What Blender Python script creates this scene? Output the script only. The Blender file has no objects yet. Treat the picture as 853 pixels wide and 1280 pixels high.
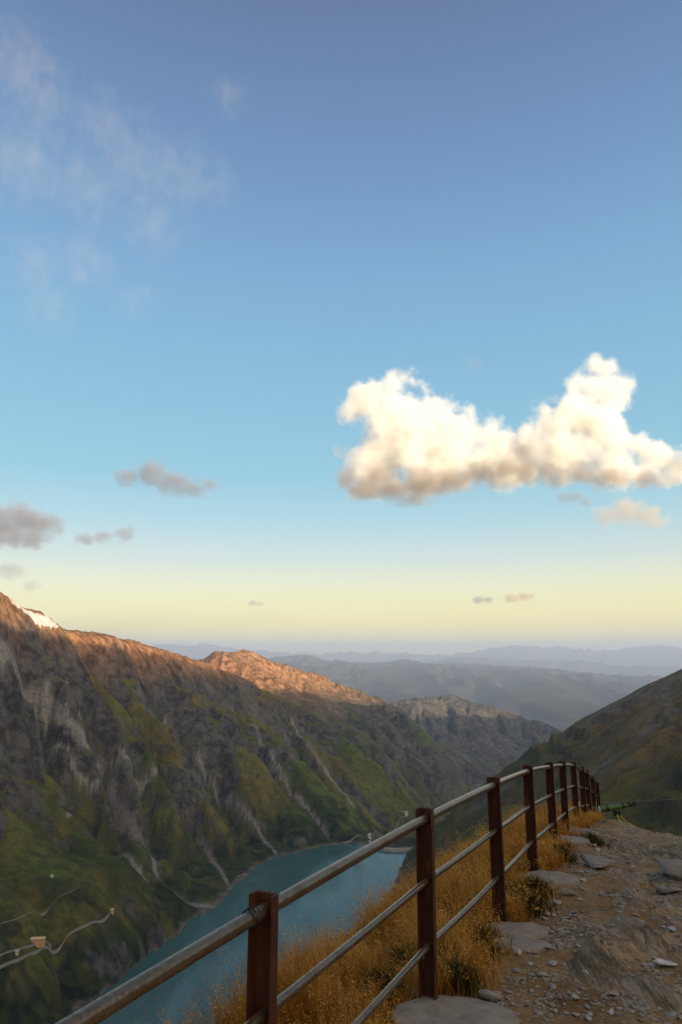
SUN_AZ_DEG, SUN_EL_DEG, SUN_E = 140.0, 9.0, 5.0
EXPOSURE = 0.8
SUN_COL = (1.0, .755, .465)
GLOW = (3.2, 2.5, 1.6)
HAZE_D, HAZE_COL = 4.1e-5, (.48, .60, .84)
SKY_STOPS = [(0, (256, 232, 172)), (1.2, (274, 252, 172)), (3.2, (272, 258, 176)), (5.1, (260, 256, 208)), (7.5, (228, 240, 230)), (10.5, (190, 228, 236)), (14.3, (160, 213, 232)),
             (20.9, (146, 200, 228)), (30.4, (134, 180, 218)), (38.9, (118, 155, 198)), (48.5, (106, 128, 168)), (75, (74, 92, 126))]
import bpy, bmesh, math, random
import numpy as np
from mathutils import Vector, Matrix

SC = bpy.context.scene
COL = SC.collection
random.seed(7)
RNG = np.random.default_rng(11)

# ------------------------------------------------------------------ camera
F = 853.0                       # focal length in photo pixels (24 mm equivalent)
TILT = math.radians(11.6)
CT, ST = math.cos(TILT), math.sin(TILT)
cam_d = bpy.data.cameras.new('camera')
cam = bpy.data.objects.new('camera', cam_d)
COL.objects.link(cam)
cam_d.sensor_fit = 'HORIZONTAL'
cam_d.sensor_width = 24.0
cam_d.lens = 24.0
cam_d.clip_start = 0.05
cam_d.clip_end = 300000.0
cam.location = (0, 0, 0)        # eye height is z = 0, the ground is 1.8 m below
cam.rotation_euler = (math.radians(90) + TILT, 0, 0)
SC.camera = cam


def ray(px, py):
    u = (px - 426.5) / F
    v = (640 - py) / F
    return u, CT - v * ST, ST + v * CT


def W(px, py, Y):
    u, f, z = ray(px, py)
    k = Y / f
    return (u * k, Y, z * k)


def Wz(px, py, z):
    u, f, zz = ray(px, py)
    k = z / zz
    return (u * k, f * k, z)


# ------------------------------------------------------------------ noise
_ang = np.random.default_rng(3).uniform(0, 2 * np.pi, 1024)
_GX, _GY = np.cos(_ang), np.sin(_ang)


def _hash(ix, iy, seed):
    h = (ix.astype(np.int64) * 374761393 + iy.astype(np.int64) * 668265263 + seed * 1442695041) & 0xFFFFFFFF
    h = ((h ^ (h >> 13)) * 1274126177) & 0xFFFFFFFF
    return ((h ^ (h >> 16)) & 1023).astype(np.int32)


def perlin(x, y, seed=0):
    x = np.asarray(x, float); y = np.asarray(y, float)
    xi = np.floor(x); yi = np.floor(y)
    fx = x - xi; fy = y - yi
    xi = xi.astype(np.int64); yi = yi.astype(np.int64)
    sx = fx * fx * fx * (fx * (fx * 6 - 15) + 10)
    sy = fy * fy * fy * (fy * (fy * 6 - 15) + 10)
    def g(dx, dy):
        h = _hash(xi + dx, yi + dy, seed)
        return _GX[h] * (fx - dx) + _GY[h] * (fy - dy)
    a = g(0, 0); b = g(1, 0); c = g(0, 1); d = g(1, 1)
    top = a + (b - a) * sx
    bot = c + (d - c) * sx
    return (top + (bot - top) * sy) * 1.5


def fbm(x, y, o=5, seed=0, gain=.5, lac=2.03):
    r = 0; a = 1; t = 0
    for k in range(o):
        r = r + a * perlin(x, y, seed + k * 17)
        t += a; a *= gain; x = x * lac + 13.1; y = y * lac - 7.7
    return r / t


def ridged(x, y, o=5, seed=0, gain=.5, lac=2.07):
    r = 0; a = 1; t = 0
    for k in range(o):
        r = r + a * (1 - 2 * np.abs(perlin(x, y, seed + k * 17)))
        t += a; a *= gain; x = x * lac + 3.1; y = y * lac - 5.7
    return r / t


def smooth(a, b, x):
    t = np.clip((x - a) / (b - a), 0, 1)
    return t * t * (3 - 2 * t)


# ------------------------------------------------------------------ object helpers
def tag(o, label=None, cat=None, group=None, kind=None):
    if label: o['label'] = label
    if cat: o['category'] = cat
    if group: o['group'] = group
    if kind: o['kind'] = kind
    return o


def mesh_np(name, verts, faces, mat=None, smooth_=True, attrs=None, parent=None, loc=None):
    """faces: (n,4) or (n,3) int array"""
    verts = np.asarray(verts, np.float32); faces = np.asarray(faces, np.int32)
    me = bpy.data.meshes.new(name)
    n, k = faces.shape
    me.vertices.add(len(verts)); me.vertices.foreach_set('co', verts.ravel())
    me.loops.add(n * k); me.loops.foreach_set('vertex_index', faces.ravel())
    me.polygons.add(n)
    me.polygons.foreach_set('loop_start', np.arange(0, n * k, k, dtype=np.int32))
    me.update(calc_edges=True)
    if smooth_:
        me.polygons.foreach_set('use_smooth', np.ones(n, bool))
    else:
        me.polygons.foreach_set('use_smooth', np.zeros(n, bool))
    for an, av in (attrs or {}).items():
        a = me.attributes.new(an, 'FLOAT', 'POINT')
        a.data.foreach_set('value', np.asarray(av, np.float32).ravel())
    me.update()
    if mat: me.materials.append(mat)
    o = bpy.data.objects.new(name, me)
    COL.objects.link(o)
    if parent: o.parent = parent
    if loc is not None: o.location = loc
    return o


def grid_faces(nr, nc):
    i = np.arange(nr - 1)[:, None] * nc + np.arange(nc - 1)[None, :]
    i = i.ravel()
    return np.stack([i, i + 1, i + nc + 1, i + nc], 1)


def empty(name, loc=(0, 0, 0), rz=0):
    o = bpy.data.objects.new(name, None)
    o.location = loc; o.rotation_euler = (0, 0, rz)
    o.empty_display_size = .1
    COL.objects.link(o)
    return o


def bm_obj(name, bm, mat, parent=None, smooth_=False, loc=None):
    me = bpy.data.meshes.new(name)
    bmesh.ops.recalc_face_normals(bm, faces=bm.faces)
    bm.to_mesh(me); bm.free()
    for p in me.polygons: p.use_smooth = smooth_
    if mat: me.materials.append(mat)
    o = bpy.data.objects.new(name, me)
    COL.objects.link(o)
    if parent: o.parent = parent
    if loc is not None: o.location = loc
    return o


def add_box(bm, c, s, rz=0, bevel=0):
    r = bmesh.ops.create_cube(bm, size=1)
    vs = r['verts']
    M = Matrix.Translation(c) @ Matrix.Rotation(rz, 4, 'Z') @ Matrix.Diagonal((s[0], s[1], s[2], 1))
    bmesh.ops.transform(bm, matrix=M, verts=vs)
    if bevel:
        es = list({e for v in vs for e in v.link_edges})
        bmesh.ops.bevel(bm, geom=es, offset=bevel, segments=2, affect='EDGES')


def add_tube(bm, pts, r, seg=14, cap=True, closed=False):
    """tube along points; r is a number or list"""
    pts = [Vector(p) for p in pts]
    n = len(pts)
    rings = []
    up = Vector((0, 0, 1))
    for i, p in enumerate(pts):
        if closed:
            d = pts[(i + 1) % n] - pts[i - 1]
        else:
            d = pts[min(i + 1, n - 1)] - pts[max(i - 1, 0)]
        d.normalize()
        a = d.cross(up)
        if a.length < 1e-3: a = d.cross(Vector((1, 0, 0)))
        a.normalize(); b = a.cross(d).normalized()
        rr = r[i] if isinstance(r, (list, tuple)) else r
        rings.append([bm.verts.new(p + (a * math.cos(t) + b * math.sin(t)) * rr)
                      for t in [2 * math.pi * k / seg for k in range(seg)]])
    m = n if closed else n - 1
    for i in range(m):
        A, B = rings[i], rings[(i + 1) % n]
        for k in range(seg):
            bm.faces.new((A[k], A[(k + 1) % seg], B[(k + 1) % seg], B[k]))
    if cap and not closed:
        bm.faces.new(rings[0][::-1]); bm.faces.new(rings[-1])


# ------------------------------------------------------------------ node helpers
class NT:
    def __init__(s, tree):
        s.t = tree; s.n = tree.nodes; s.l = tree.links
    def new(s, typ, **kw):
        n = s.n.new(typ)
        for k, v in kw.items(): setattr(n, k, v)
        return n
    def put(s, sock, v):
        if hasattr(v, 'is_linked') or hasattr(v, 'links'): s.l.new(v, sock)
        else: sock.default_value = v
    def math(s, op, a, b=None, c=None, clamp=False):
        n = s.new('ShaderNodeMath', operation=op, use_clamp=clamp)
        s.put(n.inputs[0], a)
        if b is not None: s.put(n.inputs[1], b)
        if c is not None: s.put(n.inputs[2], c)
        return n.outputs[0]
    def mix(s, f, a, b, blend='MIX'):
        n = s.new('ShaderNodeMix', data_type='RGBA', blend_type=blend)
        s.put(n.inputs[0], f); s.put(n.inputs[6], a); s.put(n.inputs[7], b)
        return n.outputs[2]
    def noise(s, vec, scale, detail=4, rough=.55, dist=0, out='Fac'):
        n = s.new('ShaderNodeTexNoise')
        if vec is not None: s.l.new(vec, n.inputs['Vector'])
        n.inputs['Scale'].default_value = scale; n.inputs['Detail'].default_value = detail
        n.inputs['Roughness'].default_value = rough; n.inputs['Distortion'].default_value = dist
        return n.outputs[out]
    def rng(s, v, a, b, c=0., d=1.):
        n = s.new('ShaderNodeMapRange')
        s.put(n.inputs[0], v)
        for i, q in enumerate((a, b, c, d)): n.inputs[i + 1].default_value = q
        return n.outputs[0]
    def attr(s, name):
        n = s.new('ShaderNodeAttribute'); n.attribute_name = name
        return n.outputs['Fac']
    def pos(s):
        return s.new('ShaderNodeNewGeometry').outputs['Position']
    def obj(s):
        return s.new('ShaderNodeTexCoord').outputs['Object']
    def scale(s, vec, sc):
        n = s.new('ShaderNodeMapping'); s.l.new(vec, n.inputs[0]); n.inputs['Scale'].default_value = sc
        return n.outputs[0]
    def bump(s, h, strength=.5, dist=.02):
        n = s.new('ShaderNodeBump'); s.l.new(h, n.inputs['Height'])
        n.inputs['Strength'].default_value = strength; n.inputs['Distance'].default_value = dist
        return n.outputs[0]


def rgb(r, g, b): return (r, g, b, 1)


def material(name):
    m = bpy.data.materials.new(name); m.use_nodes = True
    t = NT(m.node_tree)
    b = t.n['Principled BSDF']
    b.inputs['Roughness'].default_value = .85
    b.inputs['Specular IOR Level'].default_value = .25
    return m, t, b


def simple_mat(name, c1, c2, scale=8., rough=.7, metal=0, bump=.2, spec=.3, bdist=.01):
    m, t, b = material(name)
    p = t.obj()
    n = t.noise(p, scale, 6, .65)
    t.put(b.inputs['Base Color'], t.mix(t.rng(n, .3, .7), rgb(*c1), rgb(*c2)))
    b.inputs['Roughness'].default_value = rough; b.inputs['Metallic'].default_value = metal
    b.inputs['Specular IOR Level'].default_value = spec
    if bump: t.put(b.inputs['Normal'], t.bump(t.noise(p, scale * 3, 5, .7), bump, bdist))
    return m
# ------------------------------------------------------------------ terrain heights
LAKE = -620.0
GX0, GX1, GY0, GY1 = -4500., 5500., -2200., 9600.
CELL = 20.0

CREST = [W(*p) for p in ((-330, 640, 1150), (-160, 668, 1500), (-60, 706, 1850), (0, 742, 2150), (26, 756, 2200), (49, 765, 2250), (56, 765, 2265), (63, 771, 2280), (67, 780, 2290), (80, 792, 2330),
         (103, 792, 2400), (142, 797, 2520), (165, 803, 2600), (193, 812, 2720), (220, 818, 2850), (240, 827, 2980), (262, 829, 3080), (300, 846, 3180),
         (345, 868, 3250), (400, 897, 3260), (440, 930, 3230), (480, 965, 3160), (510, 1000, 3060), (525, 1030, 2980))]
L2 = [W(*p) for p in ((235, 828, 4300), (255, 826, 4400), (268, 815, 4500), (283, 815, 4600), (310, 812, 4800), (330, 822, 4850), (350, 828, 4900),
      (375, 833, 4950), (400, 845, 5000), (430, 857, 5050), (455, 866, 5100), (480, 872, 5150), (520, 905, 5100))]
L2B = [W(*p) for p in ((268, 817, 4250), (283, 825, 4150), (300, 828, 4100), (330, 843, 4050), (350, 855, 4020), (372, 875, 3980), (392, 893, 3930))]
L3 = [W(*p) for p in ((400, 892, 4500), (435, 887, 4500), (460, 889, 4450), (483, 880, 4400), (505, 893, 4350),
      (530, 915, 4280), (560, 955, 4150), (585, 985, 4050))]
L4 = [W(*p) for p in ((430, 905, 6200), (470, 890, 6300), (495, 877, 6400), (520, 872, 6500), (545, 869, 6600), (580, 872, 6700), (600, 880, 6700),
      (625, 889, 6700), (650, 895, 6650), (690, 908, 6600), (720, 930, 6500), (760, 980, 6300))]
RH = [W(*p) for p in ((1100, 735, 1650), (950, 790, 1750), (853, 835, 1850), (800, 858, 1900), (760, 880, 1950), (700, 912, 2020), (640, 950, 2100),
      (590, 990, 2160), (540, 1040, 2220), (512, 1075, 2260))]
SP = [W(*p) for p in ((1100, 800, 900), (980, 862, 980), (853, 925, 1050), (800, 955, 1100), (745, 985, 1150), (690, 1015, 1220), (620, 1050, 1330),
      (540, 1095, 1500), (495, 1130, 1650))]
SHORE_L = [Wz(px, py, LAKE) for px, py in ((-60, 1405), (40, 1318), (85, 1278), (140, 1236), (190, 1192), (225, 1168), (243, 1148), (272, 1137),
           (280, 1128), (292, 1113), (320, 1085), (350, 1071), (400, 1059), (440, 1056), (466, 1056))]
DAM_L = Wz(466, 1058, LAKE); DAM_R = Wz(507, 1064, LAKE)
SHORE_R = [Wz(px, py, LAKE) for px, py in ((507, 1064), (500, 1082), (490, 1106), (474, 1140), (450, 1170), (405, 1210), (350, 1270), (270, 1360), (150, 1470))]
LIP = [Wz(*p) for p in ((-110, 1250, -522), (0, 1209, -522), (70, 1183, -524), (128, 1158, -526), (180, 1152, -560), (225, 1147, -600))]
BENCH = [Wz(*p) for p in ((-110, 1120, -445), (0, 1085, -445), (100, 1075, -455), (180, 1085, -500), (235, 1110, -560))]
CASTER = [(-2400, -2150, 520), (-1200, -2000, 570), (-100, -1505, 600), (700, -840, 628), (1134, -490, 612), (1815, 74, 552), (2500, 640, 482), (3165, 1192, 405), (4200, 2000, 320), (5480, 3000, 200)]
# (line, weight)  every line is terrain the photograph shows, or the land that must continue beyond it
LINES = [CREST, L2, L2B, L3, L4, RH, SP, LIP, BENCH,
    [(p[0], p[1], LAKE - 4) for p in SHORE_L], [(p[0], p[1], LAKE - 4) for p in SHORE_R],
    [(200, 2450, -690), (450, 3000, -800), (700, 3600, -880), (1100, 4600, -950), (2000, 5800, -1000), (3500, 7500, -1050), (5480, 9000, -1100)],
    [(-4480, 3600, 0), (-2600, 4000, -200), (-1300, 4000, -330), (-700, 3980, -330)],
    [(-4480, 6500, -500), (-1500, 6400, -600), (200, 5750, -640), (1200, 5500, -800)],
    [(-4480, 9580, -900), (0, 9580, -950), (5480, 9580, -1100)],
    [(-4480, -2180, 100), (-4480, 1500, 300), (-4480, 3600, 0)],
    [(-2600, 400, 330), (-2100, 1600, 200)],
    [(5480, -2180, 300), (5480, 1000, 150)], [(5480, 3000, 200), (5480, 5000, -500)],
    [(2600, 4200, -300), (3500, 5200, -400)],
    # the spur the photographer stands on, its flanks and the mountain behind
    [(-20, 20, -24), (-60, 60, -64), (-130, 170, -150), (-170, 420, -330), (-110, 800, -490), (-60, 1150, -600)],
    [(8, 20, -6), (14, 40, -16), (22, 90, -52), (20, 300, -195), (60, 700, -390), (90, 1200, -560)],
    [(30, 20, -6), (90, 80, -40), (170, 250, -110), (280, 480, -215), (480, 620, -230), (800, 650, -120)],
    [(-25, -8, -12), (0, -8, -1.5), (25, -6, 2), (60, 0, 12)],
    [(40, -60, 22), (190, -240, 160), (450, -540, 400), (700, -840, 640)],
    CASTER,
]


def raster(cell):
    nx = int((GX1 - GX0) / cell) + 1; ny = int((GY1 - GY0) / cell) + 1
    S = np.zeros((ny, nx)); N = np.zeros((ny, nx))
    for L in LINES:
        P = np.array(L, float)
        for a, b in zip(P[:-1], P[1:]):
            d = np.hypot(*(b - a)[:2]); n = max(2, int(d / cell * 2))
            t = np.linspace(0, 1, n)[:, None]; Q = a + (b - a) * t
            ix = np.rint((Q[:, 0] - GX0) / cell).astype(int); iy = np.rint((Q[:, 1] - GY0) / cell).astype(int)
            ok = (ix >= 0) & (ix < nx) & (iy >= 0) & (iy < ny)
            np.add.at(S, (iy[ok], ix[ok]), Q[ok, 2]); np.add.at(N, (iy[ok], ix[ok]), 1)
    return S, N


def resample(H, ny, nx):
    oy, ox = H.shape
    y = np.linspace(0, oy - 1, ny); x = np.linspace(0, ox - 1, nx)
    y0 = np.minimum(y.astype(int), oy - 2); x0 = np.minimum(x.astype(int), ox - 2)
    fy = (y - y0)[:, None]; fx = (x - x0)[None, :]
    return (H[np.ix_(y0, x0)] * (1 - fy) * (1 - fx) + H[np.ix_(y0, x0 + 1)] * (1 - fy) * fx +
            H[np.ix_(y0 + 1, x0)] * fy * (1 - fx) + H[np.ix_(y0 + 1, x0 + 1)] * fy * fx)


def solve():
    H = None
    for cell, it in ((320, 500), (160, 300), (80, 200), (40, 150), (20, 80)):
        S, N = raster(cell)
        m = N > 0
        V = np.where(m, S / np.maximum(N, 1), 0)
        H = np.full(S.shape, -400.) if H is None else resample(H, *S.shape)
        H[m] = V[m]
        for _ in range(it):
            P = np.pad(H, 1, mode='edge')
            A = .25 * (P[:-2, 1:-1] + P[2:, 1:-1] + P[1:-1, :-2] + P[1:-1, 2:])
            H = np.where(m, V, A)
    return H, m


H0, FIX = solve()
NYG, NXG = H0.shape
XG = GX0 + np.arange(NXG) * CELL; YG = GY0 + np.arange(NYG) * CELL
XX, YY = np.meshgrid(XG, YG)


def poly_mask(poly, X, Y):
    inside = np.zeros(X.shape, bool)
    P = np.array([(p[0], p[1]) for p in poly]); n = len(P)
    for i in range(n):
        x1, y1 = P[i]; x2, y2 = P[(i + 1) % n]
        if y1 == y2: continue
        c = ((y1 > Y) != (y2 > Y)) & (X < (x2 - x1) * (Y - y1) / (y2 - y1) + x1)
        inside ^= c
    return inside


LAKE_POLY = SHORE_L + SHORE_R
LMASK = poly_mask(LAKE_POLY, XX, YY)
LMG = LMASK.astype(float)


def line_dist(L, X, Y, close=False):
    d = np.full(X.shape, 1e9); P = [np.array(p[:2], float) for p in L]
    if close: P = P + [P[0]]
    for a, b in zip(P[:-1], P[1:]):
        ab = b - a; t = np.clip(((X - a[0]) * ab[0] + (Y - a[1]) * ab[1]) / max(ab @ ab, 1e-9), 0, 1)
        d = np.minimum(d, np.hypot(X - a[0] - t * ab[0], Y - a[1] - t * ab[1]))
    return d


def bil(G, x, y):
    fx = np.clip((np.asarray(x, float) - GX0) / CELL, 1, NXG - 3.001); fy = np.clip((np.asarray(y, float) - GY0) / CELL, 1, NYG - 3.001)
    ix = fx.astype(int); iy = fy.astype(int); tx = fx - ix; ty = fy - iy
    return ((G[iy, ix] * (1 - tx) + G[iy, ix + 1] * tx) * (1 - ty) + (G[iy + 1, ix] * (1 - tx) + G[iy + 1, ix + 1] * tx) * ty)


def cub(G, x, y):
    """cubic B-spline-ish (Catmull-Rom) sampling"""
    fx = np.clip((np.asarray(x, float) - GX0) / CELL, 1, NXG - 3.001); fy = np.clip((np.asarray(y, float) - GY0) / CELL, 1, NYG - 3.001)
    ix = fx.astype(int); iy = fy.astype(int); tx = fx - ix; ty = fy - iy
    def w(t): return (-.5 * t + t * t - .5 * t ** 3, 1 - 2.5 * t * t + 1.5 * t ** 3, .5 * t + 2 * t * t - 1.5 * t ** 3, -.5 * t * t + .5 * t ** 3)
    wx, wy = w(tx), w(ty)
    r = 0
    for j in range(4):
        rr = 0
        for i in range(4): rr = rr + wx[i] * G[iy + j - 1, ix + i - 1]
        r = r + wy[j] * rr
    return r


def drape(G, pix, off=0., ymin=300, ymax=7000):
    """points of a pixel polyline where the sight line first meets the height grid G"""
    out = []
    for px, py in pix:
        u, f, z = ray(px, py)
        k = np.linspace(ymin, ymax, 6000) / f
        d = z * k - bil(G, u * k, f * k)
        i = np.argmax(d < 0)
        if d[i] >= 0: i = len(k) - 1
        out.append((u * k[i], f * k[i], float(bil(G, u * k[i], f * k[i])) + off))
    return out


def resamp_line(P, step):
    P = np.array(P, float); out = [P[0]]
    for a, b in zip(P[:-1], P[1:]):
        n = max(1, int(np.hypot(*(b - a)[:2]) / step))
        for k in range(1, n + 1): out.append(a + (b - a) * k / n)
    return np.array(out)


# ---- stream-power erosion (real relief: gullies and spurs)
STREAM_PX = [
    [(62, 884), (78, 908), (103, 930), (116, 945), (130, 962), (143, 980), (146, 995), (141, 1008), (148, 1022), (160, 1035), (180, 1050), (184, 1066), (193, 1085), (208, 1105), (232, 1124), (274, 1136)],
    [(140, 950), (185, 985), (230, 1020), (257, 1046), (268, 1070), (280, 1100), (288, 1112)],
    [(205, 900), (245, 945), (270, 975), (300, 1005), (330, 1040), (345, 1066)],
    [(60, 945), (95, 968), (130, 995), (146, 1012)],
    [(85, 1020), (118, 1045), (150, 1070), (182, 1098)],
    [(290, 880), (330, 940), (380, 1000), (410, 1040)],
    [(365, 900), (400, 950), (440, 1000), (470, 1035)],
    [(0, 812), (22, 834), (44, 855), (62, 884)],
    [(100, 890), (118, 912), (127, 935), (141, 950)],
    [(590, 1010), (612, 995), (640, 975)],
    [(860, 876), (800, 915), (760, 945), (720, 975), (690, 997)],
]
STREAMS = [drape(H0, L) for L in STREAM_PX]
H = H0.copy()
camr = np.hypot(XX, YY)
free = smooth(60, 320, camr) * smooth(0, 60, line_dist(LAKE_POLY, XX, YY, True)) * (~LMASK)
nearA = smooth(7500, 9300, YY)
H = H + free * (1 - .6 * smooth(90, 0, line_dist(BENCH, XX, YY))) * (fbm(XX / 700, YY / 700, 5, 5) * 75 + ridged(XX / 260, YY / 260, 4, 9) * 16) * (.12 + .88 * np.prod([smooth(0, 200, line_dist(L_, XX, YY)) for L_ in (CREST, RH, L2, L2B, L4, L3, CASTER)], axis=0)) * np.where(FIX, .5, 1)
# spurs and couloirs down the left wall
vv = XX * .2 + YY * .97 + 190 * fbm(XX / 480, YY / 480, 5, 50)
wall = smooth(90, 330, SHD0 := line_dist(LAKE_POLY, XX, YY, True)) * smooth(20, 260, line_dist(CREST, XX, YY)) * (XX < 350) * (YY < 4300) * (YY > 900) * smooth(20, 160, line_dist(BENCH, XX, YY))
H = H + wall * (100 * ridged(vv / 480, XX / 1700, 3, 51, .42) - 20 + 24 * fbm(XX / 170, YY / 170, 4, 52))
for L in STREAMS:
    d = line_dist(L, XX, YY)
    H = H - 26 * np.exp(-(d / 26) ** 2) * free
H[FIX & (free < .5)] = H0[FIX & (free < .5)]
OFFS = [(-1, 0), (1, 0), (0, -1), (0, 1), (-1, -1), (-1, 1), (1, -1), (1, 1)]
IDX = np.arange(NYG * NXG).reshape(NYG, NXG)


def erode(H, steps, K, hard):
    A = np.ones(H.size)
    lim = None
    for s in range(steps):
        P = np.pad(H, 1, mode='edge')
        best = np.zeros(H.shape); rec = IDX.copy()
        for dy, dx in OFFS:
            nb = P[1 + dy:1 + dy + NYG, 1 + dx:1 + dx + NXG]
            sl = (H - nb) / (CELL * math.hypot(dy, dx))
            b = sl > best
            iy = np.clip(np.arange(NYG)[:, None] + dy, 0, NYG - 1); ix = np.clip(np.arange(NXG)[None, :] + dx, 0, NXG - 1)
            best = np.where(b, sl, best); rec = np.where(b, IDX[iy, ix], rec)
        r = rec.ravel(); selfr = r == np.arange(r.size)
        for _ in range(14 if s == 0 else 4):
            A = 1 + np.bincount(r, np.where(selfr, 0, A), minlength=r.size)
        A2 = A.reshape(H.shape)
        rech = H.ravel()[r].reshape(H.shape)
        dz = K * hard * np.minimum(A2, 1500) ** .5 * best
        dz = np.minimum(dz, (H - rech) * .5)
        H = H - dz
        # talus creep
        P = np.pad(H, 1, mode='edge')
        lap = .25 * (P[:-2, 1:-1] + P[2:, 1:-1] + P[1:-1, :-2] + P[1:-1, 2:]) - H
        H = H + .05 * lap * free
    return H, A2


BEN = smooth(90, 0, np.where(poly_mask(LIP + BENCH[::-1], XX, YY), 0, line_dist(LIP + BENCH[::-1], XX, YY, True)))
HARD = (1 - .8 * BEN) * free * (.75 + .5 * fbm(XX / 350, YY / 350, 3, 40)) * (.04 + .96 * np.prod([smooth(15, 190, line_dist(L_, XX, YY)) for L_ in (CREST, RH, L2, L2B, L4, L3, CASTER)], axis=0)) * np.where(np.minimum(line_dist(RH, XX, YY), line_dist(SP, XX, YY)) < 420, .35, 1)
H, AREA = erode(H, 100, .5, HARD)
STREAMS = [resamp_line(drape(H, L), 25) for L in STREAM_PX]
for L in STREAMS:
    for _ in range(4): L[1:-1] = (L[:-2] + 2 * L[1:-1] + L[2:]) / 4
    H = H - 13 * np.exp(-(line_dist(L, XX, YY) / 20) ** 2) * free
WET = np.log10(np.maximum(AREA, 1))
SHD = line_dist(LAKE_POLY, XX, YY, True)
up_res = (YY < 2420 + (XX - 165) * .12) & (XX > -2000)
H = np.where(up_res & ~LMASK, np.maximum(H, LAKE + .30 * np.minimum(SHD, 60) - 2.0), H)
H = np.where(LMASK, np.minimum(LAKE - 1.0 - .35 * SHD, H), H)

# ---- the ground round the photographer
FX_Y = np.array([-6, 2.7, 4.3, 5.75, 7.45, 9.2, 10.95, 12.7, 14.5, 16.2, 18, 19.9, 40.])
POST_PX = [(330, 1117), (531, 1011), (617, 972), (660, 957), (686.6, 953), (703, 952), (716.5, 953), (727, 959), (733.5, 963), (740.5, 970), (746.5, 977.5)]
POST_TOP = [W(px, py, y) for (px, py), y in zip(POST_PX, FX_Y[1:-1])]
FX_X = np.array([-4.0] + [p[0] for p in POST_TOP] + [15.0])
FZ_Y = np.array([-30, -6, 0, 2.7, 4.3, 5.75, 7.45, 9.2, 10.95, 12.7, 14.5, 16.2, 18, 19.9, 30, 60])
FZ_Z = np.array([-1.4, -1.6, -1.76, -1.89, -1.94, -2.05, -2.2, -2.43, -2.69, -2.96, -3.32, -3.66, -4.06, -4.55, -8.2, -24])


def near_ground(X, Y):
    """height without fine relief, and the distance s to the right of the fence line"""
    s = (X - np.interp(Y, FX_Y, FX_X)) * .91
    z = np.interp(Y, FZ_Y, FZ_Z)
    l = np.maximum(-s, 0); r = np.maximum(s, 0)
    q = np.maximum(l - .68, 0)
    z = z - .12 * l - .86 * q * q / (q + .55)
    z = z + .05 * np.minimum(r, 3.5) * smooth(2, 5, Y) + .05 * np.minimum(r, 2.5) * smooth(6, 10, Y)
    drop = np.maximum(Y - 9.6, 0)
    z = z - .16 * drop * drop / (drop + 1.5) * smooth(.5, 2.2, s)
    z = z - .10 * np.maximum(r - 5, 0)
    return z, s


def rock_mask(X, Y, s):
    m = smooth(-.12, .22, fbm(X / 1.6 + 4, Y / 1.9, 4, 71) + .10 * (s - 1.2) + .10 * smooth(7.5, 10, Y))
    return m * smooth(.35, .9, s + .25 * fbm(X * 1.3, Y * 1.3, 3, 72))


def near_full(X, Y):
    z, s = near_ground(X, Y)
    rk = rock_mask(X, Y, s)
    # schist: thin steeply dipping layers, striking along the path
    wx = X + .10 * fbm(X * 1.1, Y * .5, 3, 73) + .02 * fbm(X * 5, Y * 2.2, 3, 74)
    q = (wx * .96 - Y * (.17 + .0 * X)) / .20 + .7 * fbm(X * .6, Y * .6, 3, 75)
    k = np.floor(q); f = q - k
    hsh = _hash(k.astype(np.int64), np.floor(Y / 1.3 + perlin(k * 3.3, Y * .0 + 2.2, 5) * 4).astype(np.int64), 7) / 1023.
    q2 = q * 4.3; k2 = np.floor(q2); f2 = q2 - k2
    h2 = _hash(k2.astype(np.int64), np.floor(Y / .45 + k2 * .37).astype(np.int64), 9) / 1023.
    lay = (f * .6 + hsh * .9) * .055 + (f2 * .5 + h2) * .016
    lump = .07 * fbm(X * .9, Y * .8, 4, 76)
    ledge = .05 * smooth(.1, .35, fbm(X * .55 + 9, Y * .7, 3, 77))
    z = z + rk * (lay + lump + ledge) * (1 - .45 * smooth(8, 11, Y)) - .13 * smooth(6.5, 10, Y) * smooth(.2, .8, s)
    soil = .035 * fbm(X * 1.2, Y * 1.2, 5, 78) + .012 * fbm(X * 9, Y * 9, 3, 79)
    z = z + soil * (1 - rk * .5)
    # a worn hollow where people walk
    z = z - .06 * np.exp(-((s - 1.35 - .25 * np.sin(Y * .5)) / .55) ** 2) * smooth(12, 9, Y)
    hum = .07 * np.maximum(fbm(X * 1.4 + 5, Y * 1.4, 3, 80), -.2) * smooth(.5, -.2, s)
    return z + hum, s, rk


RDIST = np.min([line_dist(L_, XX, YY) for L_ in (CREST, L2, L2B, L3, L4)], axis=0)
RDIST2 = line_dist(RH, XX, YY)


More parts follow.
